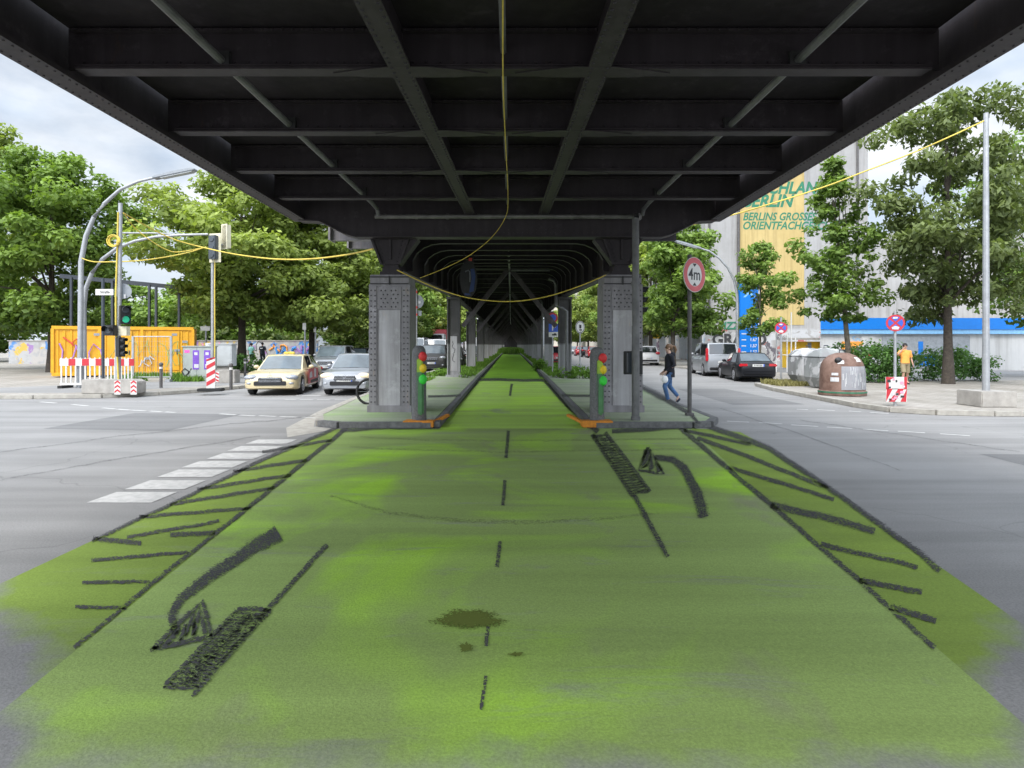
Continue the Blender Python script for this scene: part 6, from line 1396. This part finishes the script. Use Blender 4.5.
text_mesh('lettering', 'Sport', 'station_pale', t, .55, (2.6, -.012, z0 - .35), (math.pi / 2, 0, 0))
# firewall building with mural
Yw = 60; x0, x1 = P2(705, Yw), P2(868, Yw); t = thing('firewall_building', 'tall pale building with bare firewall and faded yellow advertising mural', 'building', (x0, Yw, .0)); W = x1 - x0; Hb = 27
mb = MB(); mb.box((W / 2, 22, Hb / 2), (W, 44, Hb)); mb.build('wall', 'firewall', t)
mb = MB(); mb.box((W + 8, 20, 6.4), (16, 38, 12.8)); mb.build('annex_wall', 'firewall', t)
mb = MB(); mb.box((W / 2, 22, Hb + .1), (W + .5, 44.5, .3)); mb.build('roof_edge', 'concrete', t)
for px_, r in ((709, .10), (738, .13), (857, .10)): mb = MB(); xx = P2(px_, Yw) - x0; mb.tube([(xx, -.12, 3), (xx, -.12, Hb)], r, 8); mb.build('downpipe', 'dark_pole', t)
mz = lambda y: at(0, y, Yw).z; ma, mb_ = P2(740, Yw) - x0, P2(804, Yw) - x0
mb = MB(); mb.box(((ma + mb_) / 2, -.015, (mz(150) + mz(325)) / 2), (mb_ - ma, .03, mz(150) - mz(325))); mu = mb.build('mural', 'mural_yellow', t)
lx = lambda p: P2(p, Yw) - x0
for txt, yy, hpx, x0_, wpx, bo in (('TEPPICHLAND', 188.5, 11.5, 733, 93, .06), ('BERLIN', 201.5, 12, 742, 52, .06), ('BERLINS GROSSES', 217, 7.6, 742.5, 74, .03), ('ORIENTFACHGESCHÄFT', 226, 7.6, 742, 106, .03)):
    q = text_mesh('lettering', txt, 'letter_green', mu, hpx / 10.27 / .70, (lx(x0_), -.034, mz(yy)), (math.pi / 2, 0, 0), shear=.28, bold=bo, depth=.002, align='LEFT')
    xs = [v.co.x for v in q.data.vertices]; q.scale.x = (wpx / 10.27) / (max(xs) - min(xs))
text_mesh('graffiti_lettering', 'PIZZA AN', 'letter_green', t, 1.0, (lx(718), -.05, mz(326)), (math.pi / 2, 0, 0), shear=.15, bold=.03, align='LEFT')
text_mesh('graffiti_lettering', 'GRAND', 'paint_black', t, 1.5, (lx(712), -.05, mz(340)), (math.pi / 2, 0, 0), bold=.05, align='LEFT')
# street facade
for k in range(9):
    for f in range(6):
        mb = MB(); mb.box((-.03, 2.6 + k * 4.6, 5.6 + f * 3.5), (.10, 1.5, 2.0)); wd = mb.build('window', 'glass_bright', t); mb = MB(); mb.box((-.07, 2.6 + k * 4.6, 4.5 + f * 3.5), (.24, 1.8, .14)); mb.build('sill', 'concrete', wd)
    mb = MB(); mb.box((-.12, .35 + k * 4.6, 1.9), (.3, .6, 3.8)); mb.build('pilaster', 'facade_white', t)
    mb = MB(); mb.box((-.04, 2.6 + k * 4.6, 1.5), (.12, 3.2, 2.6)); mb.build('shop_window', 'lobby_grey', t)
mb = MB(); mb.box((-.25, 22, 3.95), (.6, 44, .3)); mb.build('cornice', 'facade_white', t)
# projecting shop sign
b = at(656, 332, 70); t = thing('shop_sign', 'small red and yellow shop sign on the right facades', 'sign', (P2(657, 66) , 66, 2.6)); mb = MB(); mb.box((0, 0, .0), (.9, .12, .42)); mb.build('yellow_half', 'locker_yellow', t); mb = MB(); mb.box((0, 0, .4), (.9, .12, .36)); mb.build('red_half', 'sign_red', t)
mb = MB(); mb.bar((.4, 0, .2), (3.0, 0, .2), .06, .06); mb.build('bracket', 'steel_frame', t)
def block(label, loc, W, D, H, m, rows, cols, faceX=None):
    t = thing('apartment_building', label, 'building', loc); mb = MB(); mb.box((0, D / 2, H / 2), (W, D, H)); mb.build('wall', m, t); mb = MB(); mb.prism([(-W / 2 - .4, H), (W / 2 + .4, H), (W / 2 - 2, H + 3), (-W / 2 + 2, H + 3)], (-.4, D + .4), lambda u, v, w: Vector((u, w, v))); mb.build('roof', mat('roof_tile', (.15, .085, .065), .9, var=.2), t)
    for i in range(cols):
        for k in range(rows): mb = MB(); mb.box((-W / 2 + W * (i + .5) / cols, -.02, 3 + k * 3.3), (1.3, .1, 1.9)); mb.build('window', 'glass_bright', t)
    return t
block('far apartment building closing the left road between the trees', (-22, 175, 0), 26, 14, 18, 'facade_white', 5, 7)
block('long apartment building along the right road beyond the shopfronts', (31, 112, 0), 22, 90, 19, 'facade_cream', 5, 5)
block('far apartment building at the end of the right road', (30, 215, 0), 30, 14, 20, 'facade_cream', 5, 8)

t = thing('far_end_blocker', 'added dark gate closing off the far end beneath the viaduct', 'blocker', (VX, 240, 0))  # added dark closure that blocks the bright opening at the far end
mb = MB(); mb.box((0, .1, 2.7), (9.2, .2, 5.4)); mb.build('dark_panel', 'viaduct_deck', t)
for x in (-4.4, 0, 4.4): mb = MB(); mb.box((x, -.1, 2.75), (.3, .16, 5.5)); mb.build('post', 'viaduct_steel', t)
# ------------------------------------------------------------------ sky, sun, camera
w = bpy.data.worlds.new('World'); bpy.context.scene.world = w; w.use_nodes = True; nt = w.node_tree; N = nt.nodes.new; L = nt.links.new; bgn = nt.nodes['Background']
sky = N('ShaderNodeTexSky'); sky.sky_type = 'NISHITA'; sky.sun_disc = False; SE, SR = math.radians(50), math.radians(205); sky.sun_elevation = SE; sky.sun_rotation = SR; sky.air_density = 1; sky.dust_density = 2.5
tc = N('ShaderNodeTexCoord'); mp = N('ShaderNodeMapping'); mp.inputs['Scale'].default_value = (1, 1, 2.2); mp.inputs['Location'].default_value = (.35, .1, .2); L(tc.outputs['Generated'], mp.inputs['Vector'])
n1 = N('ShaderNodeTexNoise'); n1.inputs['Scale'].default_value = 2.6; n1.inputs['Detail'].default_value = 8; n1.inputs['Roughness'].default_value = .55; L(mp.outputs[0], n1.inputs['Vector'])
rp = N('ShaderNodeValToRGB'); rp.color_ramp.elements[0].position = .34; rp.color_ramp.elements[0].color = (.25, .25, .25, 1); rp.color_ramp.elements[1].position = .58; rp.color_ramp.elements[1].color = (1, 1, 1, 1); L(n1.outputs['Fac'], rp.inputs['Fac'])
n2 = N('ShaderNodeTexNoise'); n2.inputs['Scale'].default_value = 5; n2.inputs['Detail'].default_value = 8; L(mp.outputs[0], n2.inputs['Vector'])
cr = N('ShaderNodeValToRGB'); cr.color_ramp.elements[0].position = .3; cr.color_ramp.elements[0].color = (5.4, 6.5, 8.0, 1); cr.color_ramp.elements[1].position = .7; cr.color_ramp.elements[1].color = (8.6, 8.8, 9.0, 1); L(n2.outputs['Fac'], cr.inputs['Fac'])
mx = N('ShaderNodeMix'); mx.data_type = 'RGBA'; L(rp.outputs['Color'], mx.inputs[0]); L(sky.outputs[0], mx.inputs[6]); L(cr.outputs['Color'], mx.inputs[7]); 
sz = N('ShaderNodeSeparateXYZ'); L(tc.outputs['Generated'], sz.inputs[0])
zr = N('ShaderNodeMapRange'); zr.interpolation_type = 'SMOOTHSTEP'; zr.inputs[1].default_value = .36; zr.inputs[2].default_value = .95; zr.inputs[3].default_value = 1.0; zr.inputs[4].default_value = 3.0; L(sz.outputs['Z'], zr.inputs[0])
dp = N('ShaderNodeVectorMath'); dp.operation = 'DOT_PRODUCT'; L(tc.outputs['Generated'], dp.inputs[0]); dp.inputs[1].default_value = (math.sin(SR), math.cos(SR), 0)
br_ = N('ShaderNodeMapRange'); br_.interpolation_type = 'SMOOTHSTEP'; br_.inputs[1].default_value = -.1; br_.inputs[2].default_value = .9; br_.inputs[3].default_value = 1.0; br_.inputs[4].default_value = 2.4; L(dp.outputs['Value'], br_.inputs[0])
ml = N('ShaderNodeMath'); ml.operation = 'MULTIPLY'; L(zr.outputs[0], ml.inputs[0]); L(br_.outputs[0], ml.inputs[1])
vm = N('ShaderNodeVectorMath'); vm.operation = 'SCALE'; L(mx.outputs[2], vm.inputs[0]); L(ml.outputs[0], vm.inputs['Scale']); L(vm.outputs[0], bgn.inputs['Color']); bgn.inputs['Strength'].default_value = .13
sl = bpy.data.lights.new('sun', 'SUN'); sl.energy = 2.2; sl.angle = math.radians(20); sl.color = (1, .96, .9); so = bpy.data.objects.new('sun', sl); C.objects.link(so)
d = Vector((math.sin(SR) * math.cos(SE), math.cos(SR) * math.cos(SE), math.sin(SE))); so.rotation_euler = d.to_track_quat('Z', 'Y').to_euler()
cam = bpy.data.cameras.new('camera'); co = bpy.data.objects.new('camera', cam); C.objects.link(co); co.location = (0, 0, CH); co.rotation_euler = (math.pi / 2, 0, 0)
cam.sensor_width = 36; cam.lens = 36 * F / 1024; cam.shift_y = -(384 - HY) / 1024; cam.shift_x = (512 - CX) / 1024; cam.clip_end = 3000; cam.clip_start = .05
sc = bpy.context.scene; sc.camera = co; sc.view_settings.view_transform = 'Standard'; sc.view_settings.look = 'None'; sc.view_settings.exposure = 0
